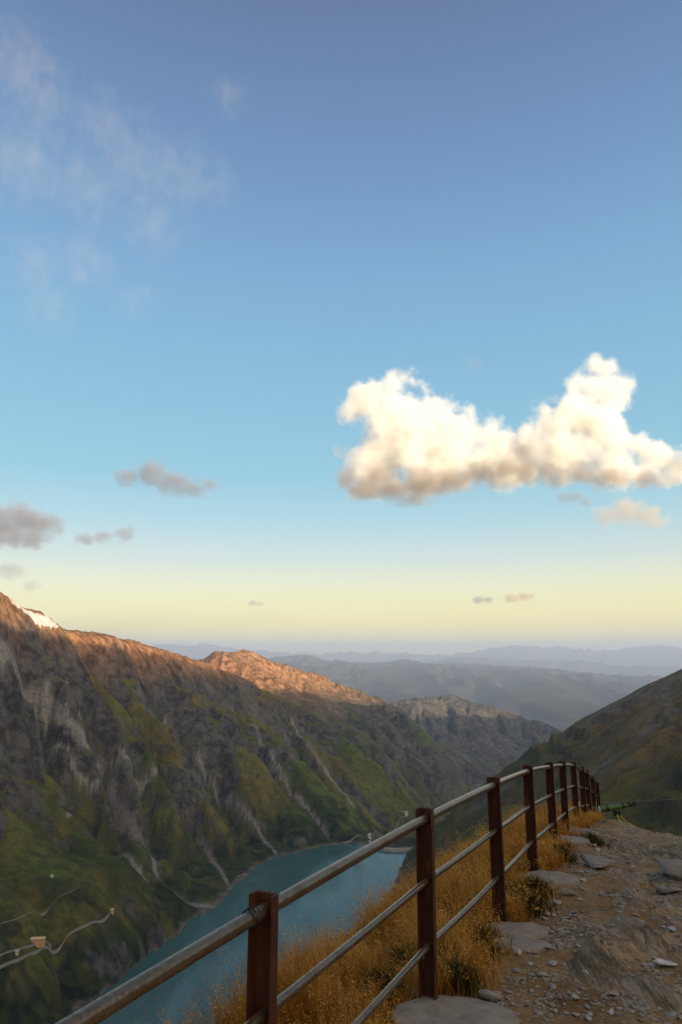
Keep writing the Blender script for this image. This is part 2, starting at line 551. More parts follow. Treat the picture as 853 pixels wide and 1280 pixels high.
def terrain_h(X, Y):
    R = np.hypot(X, Y)
    h = cub(H, X, Y)
    g = smooth(60, 350, R)
    lm = smooth(0, 40, h - LAKE)
    amp = g * np.where(Y > 0, 1, .6) * (.03 + .97 * lm)
    gx = (bil(H, X + 12, Y) - bil(H, X - 12, Y)) / 24; gy = (bil(H, X, Y + 12) - bil(H, X, Y - 12)) / 24
    amp = amp * (1 - .88 * bil(BEN, X, Y))
    sl = np.hypot(gx, gy)
    rough = smooth(.45, 1.0, sl)
    d = fbm(X / 90, Y / 90, 5, 90) * 6 + ridged(X / 140, Y / 55, 5, 91) * (1.0 + 7 * rough)
    # rock bands: hard layers stand out as short cliffs
    bn = fbm(X / 260, Y / 260, 4, 93)
    t = (h + .18 * X + 60 * bn) / 58.
    fr = t - np.floor(t)
    band = (smooth(.35, .62, fr) - fr) * 30 * smooth(-.05, .25, fbm(X / 220 + 7, Y / 220, 4, 94)) * smooth(.35, .75, sl)
    h = h + amp * (d + band)
    rd = bil(RDIST, X, Y); sc_ = 1 + Y / 5000.
    jag = np.exp(-(rd / (70 * sc_)) ** 2)
    h = h + jag * sc_ * (12 * ridged(X / (52 * sc_), Y / (52 * sc_), 5, 97, .6) + 10 * perlin(X / (120 * sc_), Y / (120 * sc_), 98) - 2)
    h = h + 2.5 * np.exp(-(bil(RDIST2, X, Y) / 60) ** 2) * fbm(X / 40, Y / 40, 5, 99)
    h = np.where(bil(LMG, X, Y) > .55, np.minimum(h, LAKE - .8), h)
    far = smooth(9000, 9500, np.maximum(Y, np.abs(X) * 1.7))
    h = h * (1 - far) + far * (-1100 + 60 * fbm(X / 3000, Y / 3000, 4, 95))
    w = smooth(16, 55, R)
    zn, s = near_ground(X, Y)
    h = zn * (1 - w) + h * w + .25 * fbm(X / 3, Y / 3, 4, 96) * smooth(20, 40, R) * (1 - g)
    return h, sl, s
# ------------------------------------------------------------------ terrain mesh
LOD = 1.0
def az_list():
    f = np.radians(np.linspace(-31, 31, int(960 * LOD)))
    l = np.radians(np.linspace(-180, -31, 60, endpoint=False)); r = np.radians(np.linspace(180, 31, 60, endpoint=False))[::-1]
    return np.concatenate([l, f, r])


def polar(rs, az):
    R, A = np.meshgrid(rs, az, indexing='ij')
    return R * np.sin(A), R * np.cos(A)


def trim(X, Y, Z, at, keep):
    """drop quads with no kept corner"""
    nr, nc = X.shape
    f = grid_faces(nr, nc)
    k = keep.ravel(); f = f[k[f].all(1)]
    used = np.zeros(X.size, bool); used[f] = True
    mp = np.cumsum(used) - 1
    V = np.stack([X.ravel(), Y.ravel(), Z.ravel()], 1)[used]
    return V, mp[f], {a: v.ravel()[used] for a, v in at.items()}


az = az_list()
rs = np.concatenate([np.geomspace(40, 600, int(130 * LOD), endpoint=False), np.geomspace(600, 7500, int(820 * LOD), endpoint=False),
                     np.geomspace(7500, 48000, 60)])
X, Y = polar(rs, az)
keep = (Y > -2150) & (np.abs(X) < 40000)
# the mountain behind is only wanted inside the solved block
keep &= ~((Y < 0) & ((X < GX0) | (X > GX1)))
Z = np.zeros(X.shape); SL = np.zeros(X.shape)
for i in range(0, X.shape[0], 64):
    Z[i:i + 64], SL[i:i + 64], _ = terrain_h(X[i:i + 64], Y[i:i + 64])

# material masks (what lies on the ground: rock, scree, snow, dry grass, plus painted alpenglow)
sd = np.full(X.shape, 1e9)
dn = 8 * fbm(X / 40, Y / 40, 4, 120) + 5 * fbm(X / 9, Y / 9, 3, 119)
STREAMW = [6.5, 4, 3.6, 3, 3, 3.5, 3.5, 12, 3.5, 6, 3]
for L, w_ in zip(STREAMS, STREAMW):
    sd = np.minimum(sd, (line_dist(L, X, Y) + dn) / w_)
flow = cub(WET, X, Y)
stream = smooth(1.5, .6, sd) * np.where((X > 250) & (Y < 2100), .35, 1)
scree = smooth(4.0, 1.0, sd) * .5 + .6 * smooth(.05, .3, fbm(X / 300 + 3, Y / 300, 4, 121) + .10 * (Z + 150) / 150) * smooth(-330, -120, Z) * smooth(1.25, .7, SL)
shore = smooth(LAKE + 7, LAKE + 2, Z + 5 * fbm(X / 50, Y / 50, 3, 122)) * (SHD_ := 1)
scree = np.clip(scree, 0, 1)
scree = np.maximum(scree, .8 * shore * (Y < 2600))
Rr = np.hypot(X, Y)
slope = np.hypot(np.gradient(Z, rs, axis=0), np.gradient(Z, az, axis=1) / Rr)
alt = smooth(-260, 40, Z + 70 * fbm(X / 200, Y / 200, 4, 124))
score = np.minimum(slope, 1.8) * .55 + .85 * fbm(X / 150, Y / 150, 7, 123, .62) + .22 * fbm(X / 22, Y / 22, 4, 136) + .60 * ridged((X * .2 + Y * .97) / 80 + .6 * fbm(X / 200, Y / 200, 3, 139), X / 420, 4, 133) + .22 * alt - .30 * smooth(-300, -560, Z)
reg = (X < 300) & (Y > 1100) & (Y < 4200) & (np.abs(X) < Y * .55) & (Z > LAKE + 5)
q1, q2 = np.quantile(score[reg], [.72, .82])
rock = smooth(q1, q2, score)
alpenglow_rock = smooth(125, 25, line_dist(CREST, X, Y) + 60 * fbm(X / 120, Y / 120, 4, 135)) * smooth(-190, -70, Z) + smooth(3600, 4000, Y) * smooth(-420, -150, Z) * (X < 500)  # reddish rock of the crests, with the alpenglow put into its colour
alpenglow_rock = np.clip(alpenglow_rock, 0, 1) * (X < 900) * (Y > 2000)
rock = np.maximum(rock, alpenglow_rock * .85)
rock = np.maximum(rock, .92 * smooth(5400, 5900, Y))
rock = np.maximum(rock, .85 * smooth(3500, 4100, Y) * smooth(-.4, .05, fbm(X / 200, Y / 200, 5, 138)))
rightside = smooth(0, 260, X - (Y - 2300) * .55 - 100) * (Y < 3000)
rock = rock * (1 - .75 * rightside)
snow = np.zeros(X.shape)
def crest_at(px):
    q = np.array([426.5 + F * x / (y * CT + z * ST) for x, y, z in CREST]); A_ = np.array(CREST)
    return np.array([np.interp(px, q, A_[:, k]) for k in (0, 1)])
DN = np.array([.93, -.37])
SN = [crest_at(q) + DN * d for q, d in ((0, 26), (14, 14), (28, 18), (44, 22), (58, 16), (70, 8), (66, 30), (50, 58), (34, 72), (16, 64), (2, 50))]
snow = np.maximum(snow, poly_mask(SN, X + 6 * fbm(X / 22, Y / 22, 3, 126), Y + 6 * fbm(X / 22, Y / 22, 3, 127)))
for px, py in ((86, 861),):
    q = drape(H, [(px, py)])[0]
    snow = np.maximum(snow, smooth(1.1, .8, np.hypot((X - q[0]) / 9, (Y - q[1]) / 6) + .5 * fbm(X / 12, Y / 12, 3, 128)))
dry = np.clip(.5 + 1.1 * fbm(X / 240, Y / 240, 5, 128) + .3 * fbm(X / 40, Y / 40, 3, 129) + .35 * smooth(-420, -60, Z), 0, 1)
dry = np.maximum(dry, rightside * np.clip(.62 + 1.3 * fbm(X / 170, Y / 170, 4, 137), 0, 1))
wood = smooth(-.12, .22, fbm(X / 70, Y / 70, 7, 130, .65) + .28 * smooth(-515, -590, Z) - .06) * smooth(-380, -520, Z) * (Y < 2600)
SPD = line_dist(SP, X, Y)
wood = wood * (1 - .6 * rightside)
dry = np.maximum(dry, smooth(230, 40, SPD + 60 * fbm(X / 90, Y / 90, 4, 131)) * smooth(-420, -220, Z))
heath = smooth(130, 260, SPD) * rightside * smooth(-430, -150, Z + 70 * fbm(X / 200, Y / 200, 3, 132))
V, Fc, at = trim(X, Y, Z, dict(rock=rock, scree=scree, stream=stream, snow=snow, dry=dry, wood=wood, heath=heath, warm=alpenglow_rock), keep)

m_ter, t, b = material('mountain_ground')
p = t.pos()
n1 = t.noise(p, .018, 8, .68)
n2 = t.noise(t.scale(p, (.7, 1, .7)), .14, 6, .68)
n3 = t.noise(p, .5, 4, .7)
pstr = t.scale(p, (.6, 1, .6))            # streaked down the fall line
n0 = t.noise(pstr, .009, 6, .6, .3)
nm = t.noise(pstr, .045, 6, .64)
gr = t.mix(t.rng(n0, .42, .58), rgb(.036, .074, .010), rgb(.130, .185, .026))
gr = t.mix(t.rng(nm, .47, .60, 0, .75), gr, rgb(.026, .046, .010))
gr = t.mix(t.math('MULTIPLY', t.attr('dry'), t.rng(nm, .35, .58, .9, .35), clamp=True), gr, rgb(.24, .155, .036))
gr = t.mix(t.rng(n2, .5, .7, 0, .6), gr, rgb(.022, .036, .008))
gr = t.mix(t.attr('wood'), gr, t.mix(t.rng(nm, .42, .58), rgb(.010, .020, .004), rgb(.050, .066, .014)))
gr = t.mix(t.math('MULTIPLY', t.attr('heath'), .75), gr, t.mix(t.rng(nm, .38, .62), rgb(.11, .082, .048), rgb(.30, .205, .085)))
rk = t.mix(t.rng(nm, .42, .58), rgb(.020, .021, .026), rgb(.150, .140, .134))
rk = t.mix(t.rng(n2, .42, .62, 0, .7), rk, t.mix(t.rng(n0, .42, .58), rgb(.042, .043, .048), rgb(.185, .175, .170)))
rk = t.mix(t.math('MULTIPLY', t.attr('warm'), .9), rk, t.mix(t.rng(nm, .38, .62), rgb(.16, .070, .035), rgb(.55, .29, .15)))  # bright orange albedo carries the low sun's glow on the rock
sc = t.mix(t.rng(nm, .36, .62), rgb(.105, .092, .078), rgb(.26, .23, .20))
c = t.mix(t.math('MULTIPLY', t.attr('scree'), t.rng(n2, .3, .5, .3, 1.), clamp=True), gr, sc)
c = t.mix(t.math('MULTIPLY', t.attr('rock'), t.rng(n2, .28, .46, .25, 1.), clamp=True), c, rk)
c = t.mix(t.math('MULTIPLY', t.attr('stream'), t.rng(n2, .35, .55, .3, .95), clamp=True), c, rgb(.33, .315, .30))
c = t.mix(t.attr('snow'), c, rgb(.78, .78, .80))
t.put(b.inputs['Base Color'], c)
b.inputs['Roughness'].default_value = .95; b.inputs['Specular IOR Level'].default_value = .1
hb = t.math('ADD', t.math('MULTIPLY', t.noise(p, .045, 9, .74), 22), t.math('MULTIPLY', n3, 1.5))
t.put(b.inputs['Normal'], t.bump(hb, 1.0, 1.0))
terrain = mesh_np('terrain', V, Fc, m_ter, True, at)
tag(terrain, 'mountain slopes of grass, scree and rock around the reservoir valley', kind='structure')

# ------------------------------------------------------------------ the lake
bm = bmesh.new()
dl, dr = np.array(DAM_L[:2]), np.array(DAM_R[:2]); de = (dr - dl) / np.linalg.norm(dr - dl)
LAKE_OUT = [dl - de * 140, dl, dr, dr + de * 45, np.array((330., 1500.)), np.array((160., 760.)), np.array((-1150., 760.)), np.array((-1150., 1300.)), np.array((-560., 2150.))]
f = bm.faces.new([bm.verts.new((q[0], q[1], LAKE)) for q in LAKE_OUT])
bmesh.ops.triangulate(bm, faces=[f])
m_wat, t, b = material('lake_water')
p = t.pos()
big = t.noise(t.scale(p, (.9, .28, 1)), .012, 4, .55, .8)
b.inputs['Roughness'].default_value = .12
t.put(b.inputs['Base Color'], t.mix(t.rng(big, .35, .7), rgb(.026, .092, .090), rgb(.042, .122, .120)))
t.put(b.inputs['Roughness'], t.rng(t.noise(t.scale(p, (1, .22, 1)), .008, 3, .5, 1.2), .42, .6, .10, .34))
b.inputs['Specular IOR Level'].default_value = .42
b.inputs['IOR'].default_value = 1.33
t.put(b.inputs['Normal'], t.bump(t.noise(t.scale(p, (1, .5, 1)), .35, 4, .6), .18, .6))
lake = bm_obj('lake', bm, m_wat)
tag(lake, 'turquoise mountain reservoir lying in the valley', kind='structure')

# ------------------------------------------------------------------ distant ranges
m_far, t, b = material('far_mountain')
p = t.pos()
t.put(b.inputs['Base Color'], t.mix(t.rng(t.noise(p, .0016, 7, .65), .35, .65), rgb(.05, .055, .04), rgb(.09, .085, .075)))
b.inputs['Roughness'].default_value = 1; b.inputs['Specular IOR Level'].default_value = 0


def far_range(label, D, pix, seed, width, base=-1250.):
    P = np.array([W(px, py, D + 900 * math.sin(k * 1.7 + seed)) for k, (px, py) in enumerate(pix)])
    n = 420
    d = np.concatenate([[0], np.cumsum(np.hypot(*(P[1:] - P[:-1])[:, :2].T))])
    s = np.linspace(0, d[-1], n)
    C = np.stack([np.interp(s, d, P[:, k]) for k in range(3)], 1)
    px = D / F
    C[:, 2] += px * (3.2 * ridged(s / (16 * px), s * 0 + seed, 5, seed, .6) - .6 + 2.6 * fbm(s / (26 * px), s * 0 + seed, 4, seed + 3))
    C[:, 1] += 4 * px * fbm(s / (25 * px), s * 0 + seed + 5, 3, seed + 8)
    v = np.concatenate([-np.linspace(1, 0, 36) ** 1.3, np.linspace(0, 1, 14)[1:] ** 1.3])
    S, VV = np.meshgrid(np.arange(n), v, indexing='ij')
    a = np.abs(VV)
    x = C[S, 0] + .25 * width * VV * perlin(S * .03, VV * 0 + seed + .5, seed + 2)
    y = C[S, 1] + VV * width
    z = C[S, 2] * (1 - a) ** 1.15 + base * (1 - (1 - a) ** 1.15)
    z += px * 26 * a * (1 - a) * 2 * ridged(x / (38 * px), y / (60 * px), 5, seed + 4)
    z = np.where(a > .98, base - 30, z)
    o = mesh_np('mountain_range', np.stack([x.ravel(), y.ravel(), z.ravel()], 1), grid_faces(n, len(v)), m_far)
    return tag(o, label, kind='structure')


far_range('nearest hazy blue mountain range beyond the valley', 26000,
          [(150, 838), (250, 832), (330, 826), (345, 823), (385, 820), (400, 826), (440, 829), (470, 830), (510, 826), (530, 831), (560, 833), (600, 831), (620, 835),
           (680, 838), (720, 842), (780, 850), (853, 862), (960, 880)], 21, 16000)
far_range('middle hazy mountain range', 38000,
          [(480, 838), (540, 832), (560, 827), (580, 823), (600, 825), (625, 829), (680, 832), (700, 830), (760, 838), (853, 846), (960, 852)], 33, 5200)
far_range('faint jagged mountain range on the horizon right', 52000,
          [(540, 826), (590, 819), (620, 812), (645, 808), (680, 812), (695, 809), (720, 814), (750, 817), (780, 812), (800, 812), (825, 808), (853, 815), (960, 812)], 45, 6500)
far_range('faint mountain range on the horizon left', 52000,
          [(60, 815), (120, 812), (180, 811), (210, 806), (240, 809), (255, 806), (290, 812), (340, 819), (400, 820), (470, 819), (520, 822), (580, 826)], 57, 6500)
# ------------------------------------------------------------------ ground by the fence
rs = np.concatenate([np.geomspace(.9, 3.2, int(60 * LOD), endpoint=False), np.geomspace(3.2, 14, int(620 * LOD), endpoint=False), np.geomspace(14, 40, int(90 * LOD)), [40.6]])
X, Y = polar(rs, az)
Zn, s_, rk_ = near_full(X, Y)
Zt, _, _ = terrain_h(X, Y)
w = smooth(20, 36, np.hypot(X, Y))
Z = Zn * (1 - w) + Zt * w
Z[-1] -= .4
turf = smooth(.34, -.12, s_ + .42 * fbm(X * 1.1, Y * 1.1, 4, 140)) + .75 * smooth(.10, .3, fbm(X * .8 + 3, Y * .8, 4, 141) + .05 * (s_ - 1.5)) * smooth(.7, 1.4, s_) * (1 - .7 * rk_)
turf = np.clip(turf, 0, 1)
gravel_m = np.exp(-((s_ - 1.0) / .55) ** 2) * smooth(-.25, .2, fbm(X, Y, 3, 142))
V, Fc, at = trim(X, Y, Z, dict(rock=rk_, turf=turf, gravel=gravel_m), np.ones(X.shape, bool))
m_gr, t, b = material('path_ground')
p = t.pos()
n1 = t.noise(p, 2.2, 8, .65); n2 = t.noise(p, 22, 6, .7); n3 = t.noise(p, 90, 4, .7)
soil = t.mix(t.rng(n1, .35, .65), rgb(.140, .072, .022), rgb(.32, .180, .066))
soil = t.mix(t.rng(n2, .4, .7, 0, .6), soil, rgb(.060, .035, .015))
vo = t.new('ShaderNodeTexVoronoi'); t.l.new(t.scale(p, (1, 1, .4)), vo.inputs['Vector']); vo.inputs['Scale'].default_value = 42; vo.inputs['Randomness'].default_value = 1
sep = t.new('ShaderNodeSeparateColor'); t.l.new(vo.outputs['Color'], sep.inputs[0])
chip = t.math('MULTIPLY', t.math('LESS_THAN', vo.outputs['Distance'], .42), t.math('GREATER_THAN', sep.outputs[0], .62))
soil = t.mix(t.math('MULTIPLY', chip, .8), soil, t.mix(sep.outputs[1], rgb(.13, .115, .095), rgb(.27, .25, .22)))
tf = t.mix(t.rng(n2, .3, .7), rgb(.055, .042, .010), rgb(.150, .090, .020))
tf = t.mix(t.rng(n1, .45, .65, 0, .6), tf, rgb(.030, .034, .008))
# schist: bands along the strike
ps = t.scale(p, (1, .10, 1))
str_ = t.noise(ps, 14, 6, .65, .3); fine = t.noise(ps, 60, 4, .7)
rkc = t.mix(t.rng(str_, .33, .66), rgb(.16, .098, .045), rgb(.43, .305, .175))
rkc = t.mix(t.rng(fine, .5, .68, 0, .65), rkc, rgb(.040, .032, .024))
rkc = t.mix(t.rng(n1, .52, .66, 0, .75), rkc, rgb(.115, .075, .034))
rkc = t.mix(t.rng(t.noise(p, 5.5, 6, .7), .58, .66, 0, .5), rkc, rgb(.27, .26, .235))
c = t.mix(t.attr('rock'), soil, rkc)
c = t.mix(t.math('MULTIPLY', t.attr('turf'), t.rng(n1, .3, .5, .6, 1.), clamp=True), c, tf)
t.put(b.inputs['Base Color'], c)
b.inputs['Roughness'].default_value = .9; b.inputs['Specular IOR Level'].default_value = .2
hh = t.math('ADD', t.math('MULTIPLY', n2, .5), t.math('ADD', t.math('MULTIPLY', n3, .25), t.math('MULTIPLY', t.math('MULTIPLY', fine, t.attr('rock')), .8)))
hh = t.math('ADD', hh, t.math('MULTIPLY', chip, .25))
t.put(b.inputs['Normal'], t.bump(hh, .8, .02))
ground = mesh_np('ground', V, Fc, m_gr, True, at)
tag(ground, 'stony footpath of soil and bedrock along the fence', kind='structure')


def gz(x, y):
    return float(near_full(np.array([float(x)]), np.array([float(y)]))[0][0])


def ground_at(px, py):
    u, f, z = ray(px, py)
    k = np.linspace(1.5, 20, 4000) / f
    d = z * k - near_full(u * k, f * k)[0]
    i = int(np.argmax(d < 0))
    return float(u * k[i]), float(f * k[i]), float(z * k[i])


# ------------------------------------------------------------------ stones
def stone_mesh(name, seed, flat, mat, n=9):
    r = random.Random(seed)
    bm = bmesh.new()
    for _ in range(n + 6):
        v = Vector((r.gauss(0, 1), r.gauss(0, 1), r.gauss(0, 1))).normalized()
        v *= r.uniform(.82, 1)
        bm.verts.new((v.x * .5, v.y * .5 * r.uniform(.75, 1), v.z * .5 * flat))
    bmesh.ops.convex_hull(bm, input=bm.verts)
    for v in [v for v in bm.verts if not v.link_faces]: bm.verts.remove(v)
    bmesh.ops.bevel(bm, geom=list(bm.edges), offset=.03, segments=1, affect='EDGES')
    bmesh.ops.recalc_face_normals(bm, faces=bm.faces)
    me = bpy.data.meshes.new(name); bm.to_mesh(me); bm.free()
    me.materials.append(mat)
    return me


def stone_mat(name, a, b_, streak=4):
    m, t, b = material(name)
    oi = t.new('ShaderNodeObjectInfo').outputs['Random']
    p = t.pos()
    n = t.noise(p, 30, 6, .7); n2 = t.noise(t.scale(p, (1, 1, 6)), 18, 4, .6)
    c = t.mix(t.rng(n, .3, .7), rgb(*a), rgb(*b_))
    c = t.mix(t.rng(n2, .5, .7, 0, .5), c, rgb(a[0] * .6, a[1] * .55, a[2] * .5))
    c = t.mix(1.0, c, t.mix(oi, rgb(.62, .60, .56), rgb(1.15, 1.12, 1.08)), 'MULTIPLY')
    t.put(b.inputs['Base Color'], c)
    t.put(b.inputs['Normal'], t.bump(n, .4, .01))
    return m


m_stone = stone_mat('grey_stone', (.20, .19, .17), (.42, .40, .37))
m_slab = stone_mat('slab_rock', (.16, .14, .12), (.30, .27, .235))
m_white = stone_mat('pale_stone', (.36, .37, .37), (.55, .56, .56))

# gravel: uncountable chips, one object
GN = 13000
base = [stone_mesh('chip', 100 + k, .35, m_stone, 6) for k in range(6)]
gv, gf = [], []; voff = 0
rg = np.random.default_rng(5)
cand_y = 3.4 * np.exp(rg.uniform(0, 1, GN * 4) * math.log(13 / 3.4)); cand_s = rg.normal(1.15, .75, GN * 4)
cand_x = np.interp(cand_y, FX_Y, FX_X) + cand_s / .91
pz, ps_, prk = near_full(cand_x, cand_y)
den = smooth(-.25, .35, fbm(cand_x * 1.2, cand_y * 1.2, 4, 150)) * (1 - .75 * prk) * smooth(.15, .5, ps_) * smooth(4.4, 2.6, ps_)
ok = rg.uniform(0, 1, GN * 4) < den
sel = np.nonzero(ok)[0][:GN]
bmeshes = []
for me in base:
    v = np.array([q.co[:] for q in me.vertices]);
    fs = []
    for q in me.polygons:
        vv = list(q.vertices)
        for k in range(1, len(vv) - 1): fs.append((vv[0], vv[k], vv[k + 1]))
    bmeshes.append((v, np.array(fs)))
for k in sel:
    v, fs = bmeshes[k % 6]
    sz = .013 * math.exp(rg.normal(0, .55)) * (1 + .06 * cand_y[k])
    a = rg.uniform(0, 6.28); tx, ty = rg.normal(0, .16, 2)
    c_, s__ = math.cos(a), math.sin(a)
    x = (v[:, 0] * c_ - v[:, 1] * s__) * sz * 1.35; y = (v[:, 0] * s__ + v[:, 1] * c_) * sz
    z = v[:, 2] * sz * 1.1 + x * tx + y * ty
    gv.append(np.stack([x + cand_x[k], y + cand_y[k], z + pz[k] + sz * .10], 1)); gf.append(fs + voff); voff += len(v)
m_chip = stone_mat('gravel_stone', (.20, .175, .145), (.47, .43, .375))
t = NT(m_chip.node_tree)
gravel = mesh_np('gravel', np.concatenate(gv), np.concatenate(gf), m_chip, False)
tag(gravel, 'grey stone chips strewn over the footpath', kind='stuff')

# loose flat stones one can tell apart
variants = [stone_mesh('stone', 200 + k, .38, m_stone, 8) for k in range(9)]
rs_ = random.Random(12)
SKIP = []


def put_stone(me, px, py, wpx, label, group=None, sink=.18, flatz=1.0, rz=None, asp=1.0, name='stone'):
    x, y, z = ground_at(px, py)
    wdt = wpx / F * y
    o = bpy.data.objects.new(name, me); COL.objects.link(o)
    o.scale = (wdt, wdt * asp, wdt * flatz)
    o.rotation_euler = (rs_.uniform(-.12, .12), rs_.uniform(-.12, .12), rs_.uniform(0, 6.28) if rz is None else rz)
    zc = gz(x, y)
    o.location = (x, y, zc + wdt * flatz * .19 * (1 - sink * 2))
    return tag(o, label, 'stone', group)


cnt = 0
while cnt < 85:
    px = rs_.uniform(640, 845); py = rs_.uniform(1052, 1278)
    try: x, y, z = ground_at(px, py)
    except Exception: continue
    _, s1, r1 = near_full(np.array([x]), np.array([y]))
    if s1[0] < .25 or y > 10 or (r1[0] > .6 and rs_.random() < .8): continue
    put_stone(variants[cnt % 9], px, py, rs_.uniform(5, 13) * (1 + .35 * (rs_.random() < .15)), 'small loose grey stone lying on the brown footpath', 'small loose stones on the footpath')
    cnt += 1

big_flat = [stone_mesh('flat_stone', 300 + k, .30, m_slab, 10) for k in range(4)]
pale = stone_mesh('flat_stone', 320, .22, m_white, 9)
put_stone(pale, 832, 1209, 36, 'largest pale blue grey flat stone, at the right edge of the path', asp=.45, rz=.05, name='flat_stone')
put_stone(pale, 734, 1220, 13, 'rounded blue grey pebble lying alone mid path', asp=.8, flatz=1.9, name='flat_stone')
put_stone(variants[2], 735, 1261, 13, 'upper of three pale stones close together at the bottom of the path', asp=.7)
put_stone(variants[4], 736, 1275, 15, 'lower of three pale stones close together at the bottom of the path', asp=.7)
put_stone(big_flat[0], 842, 1096, 62, 'broad smooth grey slab tilted up at the right edge of the path', asp=.9, rz=.4, flatz=1.1, name='rock_slab')
put_stone(big_flat[1], 835, 1117, 40, 'flat grey slab lying below the broad tilted slab', asp=.6, rz=-.3, flatz=.8, name='rock_slab')
put_stone(big_flat[2], 679, 1062, 19, 'pale boulder in the grass between the third and fourth fence posts of the row', asp=.8, flatz=1.5, name='boulder')
put_stone(big_flat[3], 707, 1119, 30, 'low flat stone beside the round concrete footing', asp=.6, rz=-.3, flatz=.8, name='flat_stone')
put_stone(big_flat[1], 673, 1043, 16, 'pale flat rock leaning in the grass left of the posts', asp=.5, rz=.2, flatz=1.4, name='flat_stone')
put_stone(variants[5], 518, 1249, 22, 'pale lump of stone at the foot of the second fence post', asp=.8, flatz=2)
put_stone(big_flat[0], 614, 1250, 40, 'flat brown grey stone sunk in the grass edge beside the path', asp=.55, rz=-.6, flatz=.8, name='flat_stone')
put_stone(big_flat[2], 748, 1086, 70, 'long cracked rock slab in the middle of the path', asp=.55, rz=2.1, flatz=.7, name='rock_slab')
put_stone(big_flat[3], 735, 1024, 60, 'pale rock slab at the crest below the last fence posts', asp=.6, rz=.1, flatz=.8, name='rock_slab')

# ------------------------------------------------------------------ outcrops of upturned schist plates
def outcrop(px, py, wpx, label, n, seed, hgt=.10, strike=(.15, .99), ratio=1.7):
    """a low mound of steeply dipping laminae, broken off at different heights"""
    x0, y0, z0 = ground_at(px, py)
    C_ = wpx / F * y0 * .5; A_ = C_ * ratio
    st = np.array(strike) / np.hypot(*strike); ac = np.array([st[1], -st[0]])
    na, nc = 90, 90
    aa, cc = np.meshgrid(np.linspace(-1.1, 1.1, na), np.linspace(-1.1, 1.1, nc), indexing='ij')
    al, cl = aa * A_, cc * C_
    gx, gy = x0 + st[0] * al + ac[0] * cl, y0 + st[1] * al + ac[1] * cl
    rr = np.hypot(aa, cc) + .22 * fbm(gx * 7, gy * 7, 3, seed + 300)
    env = np.clip(1 - rr ** 2, -.6, 1)
    q = cl / (.026 + .004 * (seed % 3)) + 1.2 * fbm(gx * 2.5, gy * 2.5, 3, seed + 310)
    k = np.floor(q); f = q - k
    brk = np.floor(al / .17 + 5 * perlin(k * 1.7, k * .3, seed) + .5 * k)
    h1 = _hash(k.astype(np.int64), brk.astype(np.int64), seed) / 1023.
    h2 = _hash(k.astype(np.int64), (brk * 0).astype(np.int64), seed + 3) / 1023.
    zz = near_full(gx, gy)[0] + np.where(env > 0, env ** .7 if False else np.sign(env) * np.abs(env) ** .8, env * 2) * hgt * (.25 + .45 * h2 + .40 * h1) + np.clip(env * 2, 0, 1) * .024 * f + .004 * fbm(gx * 25, gy * 25, 3, seed) - .012
    V = np.stack([gx - x0, gy - y0, zz - z0], -1).reshape(-1, 3)
    o = mesh_np('rock_outcrop', V, grid_faces(na, nc), m_schist, False, None, None, (x0, y0, z0))
    return tag(o, label, 'rock outcrop')


m_schist, t, b = material('schist')
p = t.pos()
ps2 = t.scale(p, (1, .10, .6))
sa = t.noise(ps2, 22, 6, .65, .2)
c = t.mix(t.rng(sa, .34, .66), rgb(.125, .082, .042), rgb(.42, .31, .19))
c = t.mix(t.rng(t.noise(p, 3, 6, .7), .5, .65, 0, .8), c, rgb(.105, .068, .030))
t.put(b.inputs['Base Color'], c); t.put(b.inputs['Normal'], t.bump(t.noise(ps2, 60, 5, .7), .6, .012))
outcrop(748, 1214, 78, 'jagged upturned rock plates beside the bottom of the path', 9, 1, .036)
outcrop(822, 1243, 84, 'brown ribbed outcrop at the lower right corner of the path', 9, 2, .04, ratio=1.2)
outcrop(800, 1166, 60, 'long thin rock ribs at the right side of the path', 6, 5, .045, ratio=2.4)
outcrop(778, 1060, 64, 'broad layered rock ridge below the crest', 7, 7, .075, ratio=2.)
outcrop(836, 1068, 60, 'layered rock shoulder at the right below the crest', 6, 8, .07, ratio=1.6)
outcrop(716, 1073, 40, 'slanting rock ledge in the middle of the path', 6, 10, .06, ratio=2.2)
# ------------------------------------------------------------------ fence
m_post, t, b = material('rusty_painted_steel')
p = t.pos()
n1 = t.noise(t.scale(p, (1, 1, .35)), 22, 7, .7); n2 = t.noise(p, 120, 4, .7)
c = t.mix(t.rng(n1, .35, .65), rgb(.048, .016, .009), rgb(.092, .027, .013))
c = t.mix(t.rng(n2, .55, .72, 0, .7), c, rgb(.040, .016, .010))
c = t.mix(t.rng(t.noise(t.scale(p, (1, 1, .25)), 14, 6, .75), .54, .70, 0, .75), c, rgb(.24, .095, .036))
t.put(b.inputs['Base Color'], c)
t.put(b.inputs['Roughness'], t.rng(n1, .3, .7, .5, .8)); b.inputs['Specular IOR Level'].default_value = .3
t.put(b.inputs['Normal'], t.bump(t.math('ADD', n1, t.math('MULTIPLY', n2, .4)), .35, .004))
m_rail, t, b = material('weathered_galvanised_steel')
p = t.pos()
n1 = t.noise(p, 60, 7, .75); n2 = t.noise(p, 7, 5, .65)
c = t.mix(t.rng(n1, .35, .62), rgb(.25, .185, .130), rgb(.125, .075, .042))
c = t.mix(t.rng(n2, .48, .68, 0, .75), c, rgb(.11, .06, .032))
t.put(b.inputs['Base Color'], c)
b.inputs['Metallic'].default_value = .65
t.put(b.inputs['Roughness'], t.rng(n1, .3, .7, .22, .42)); b.inputs['Specular IOR Level'].default_value = .4
t.put(b.inputs['Normal'], t.bump(n1, .2, .002))
m_wire = simple_mat('dark_wire', (.03, .028, .025), (.06, .05, .04), 40, .5, .6, .1)

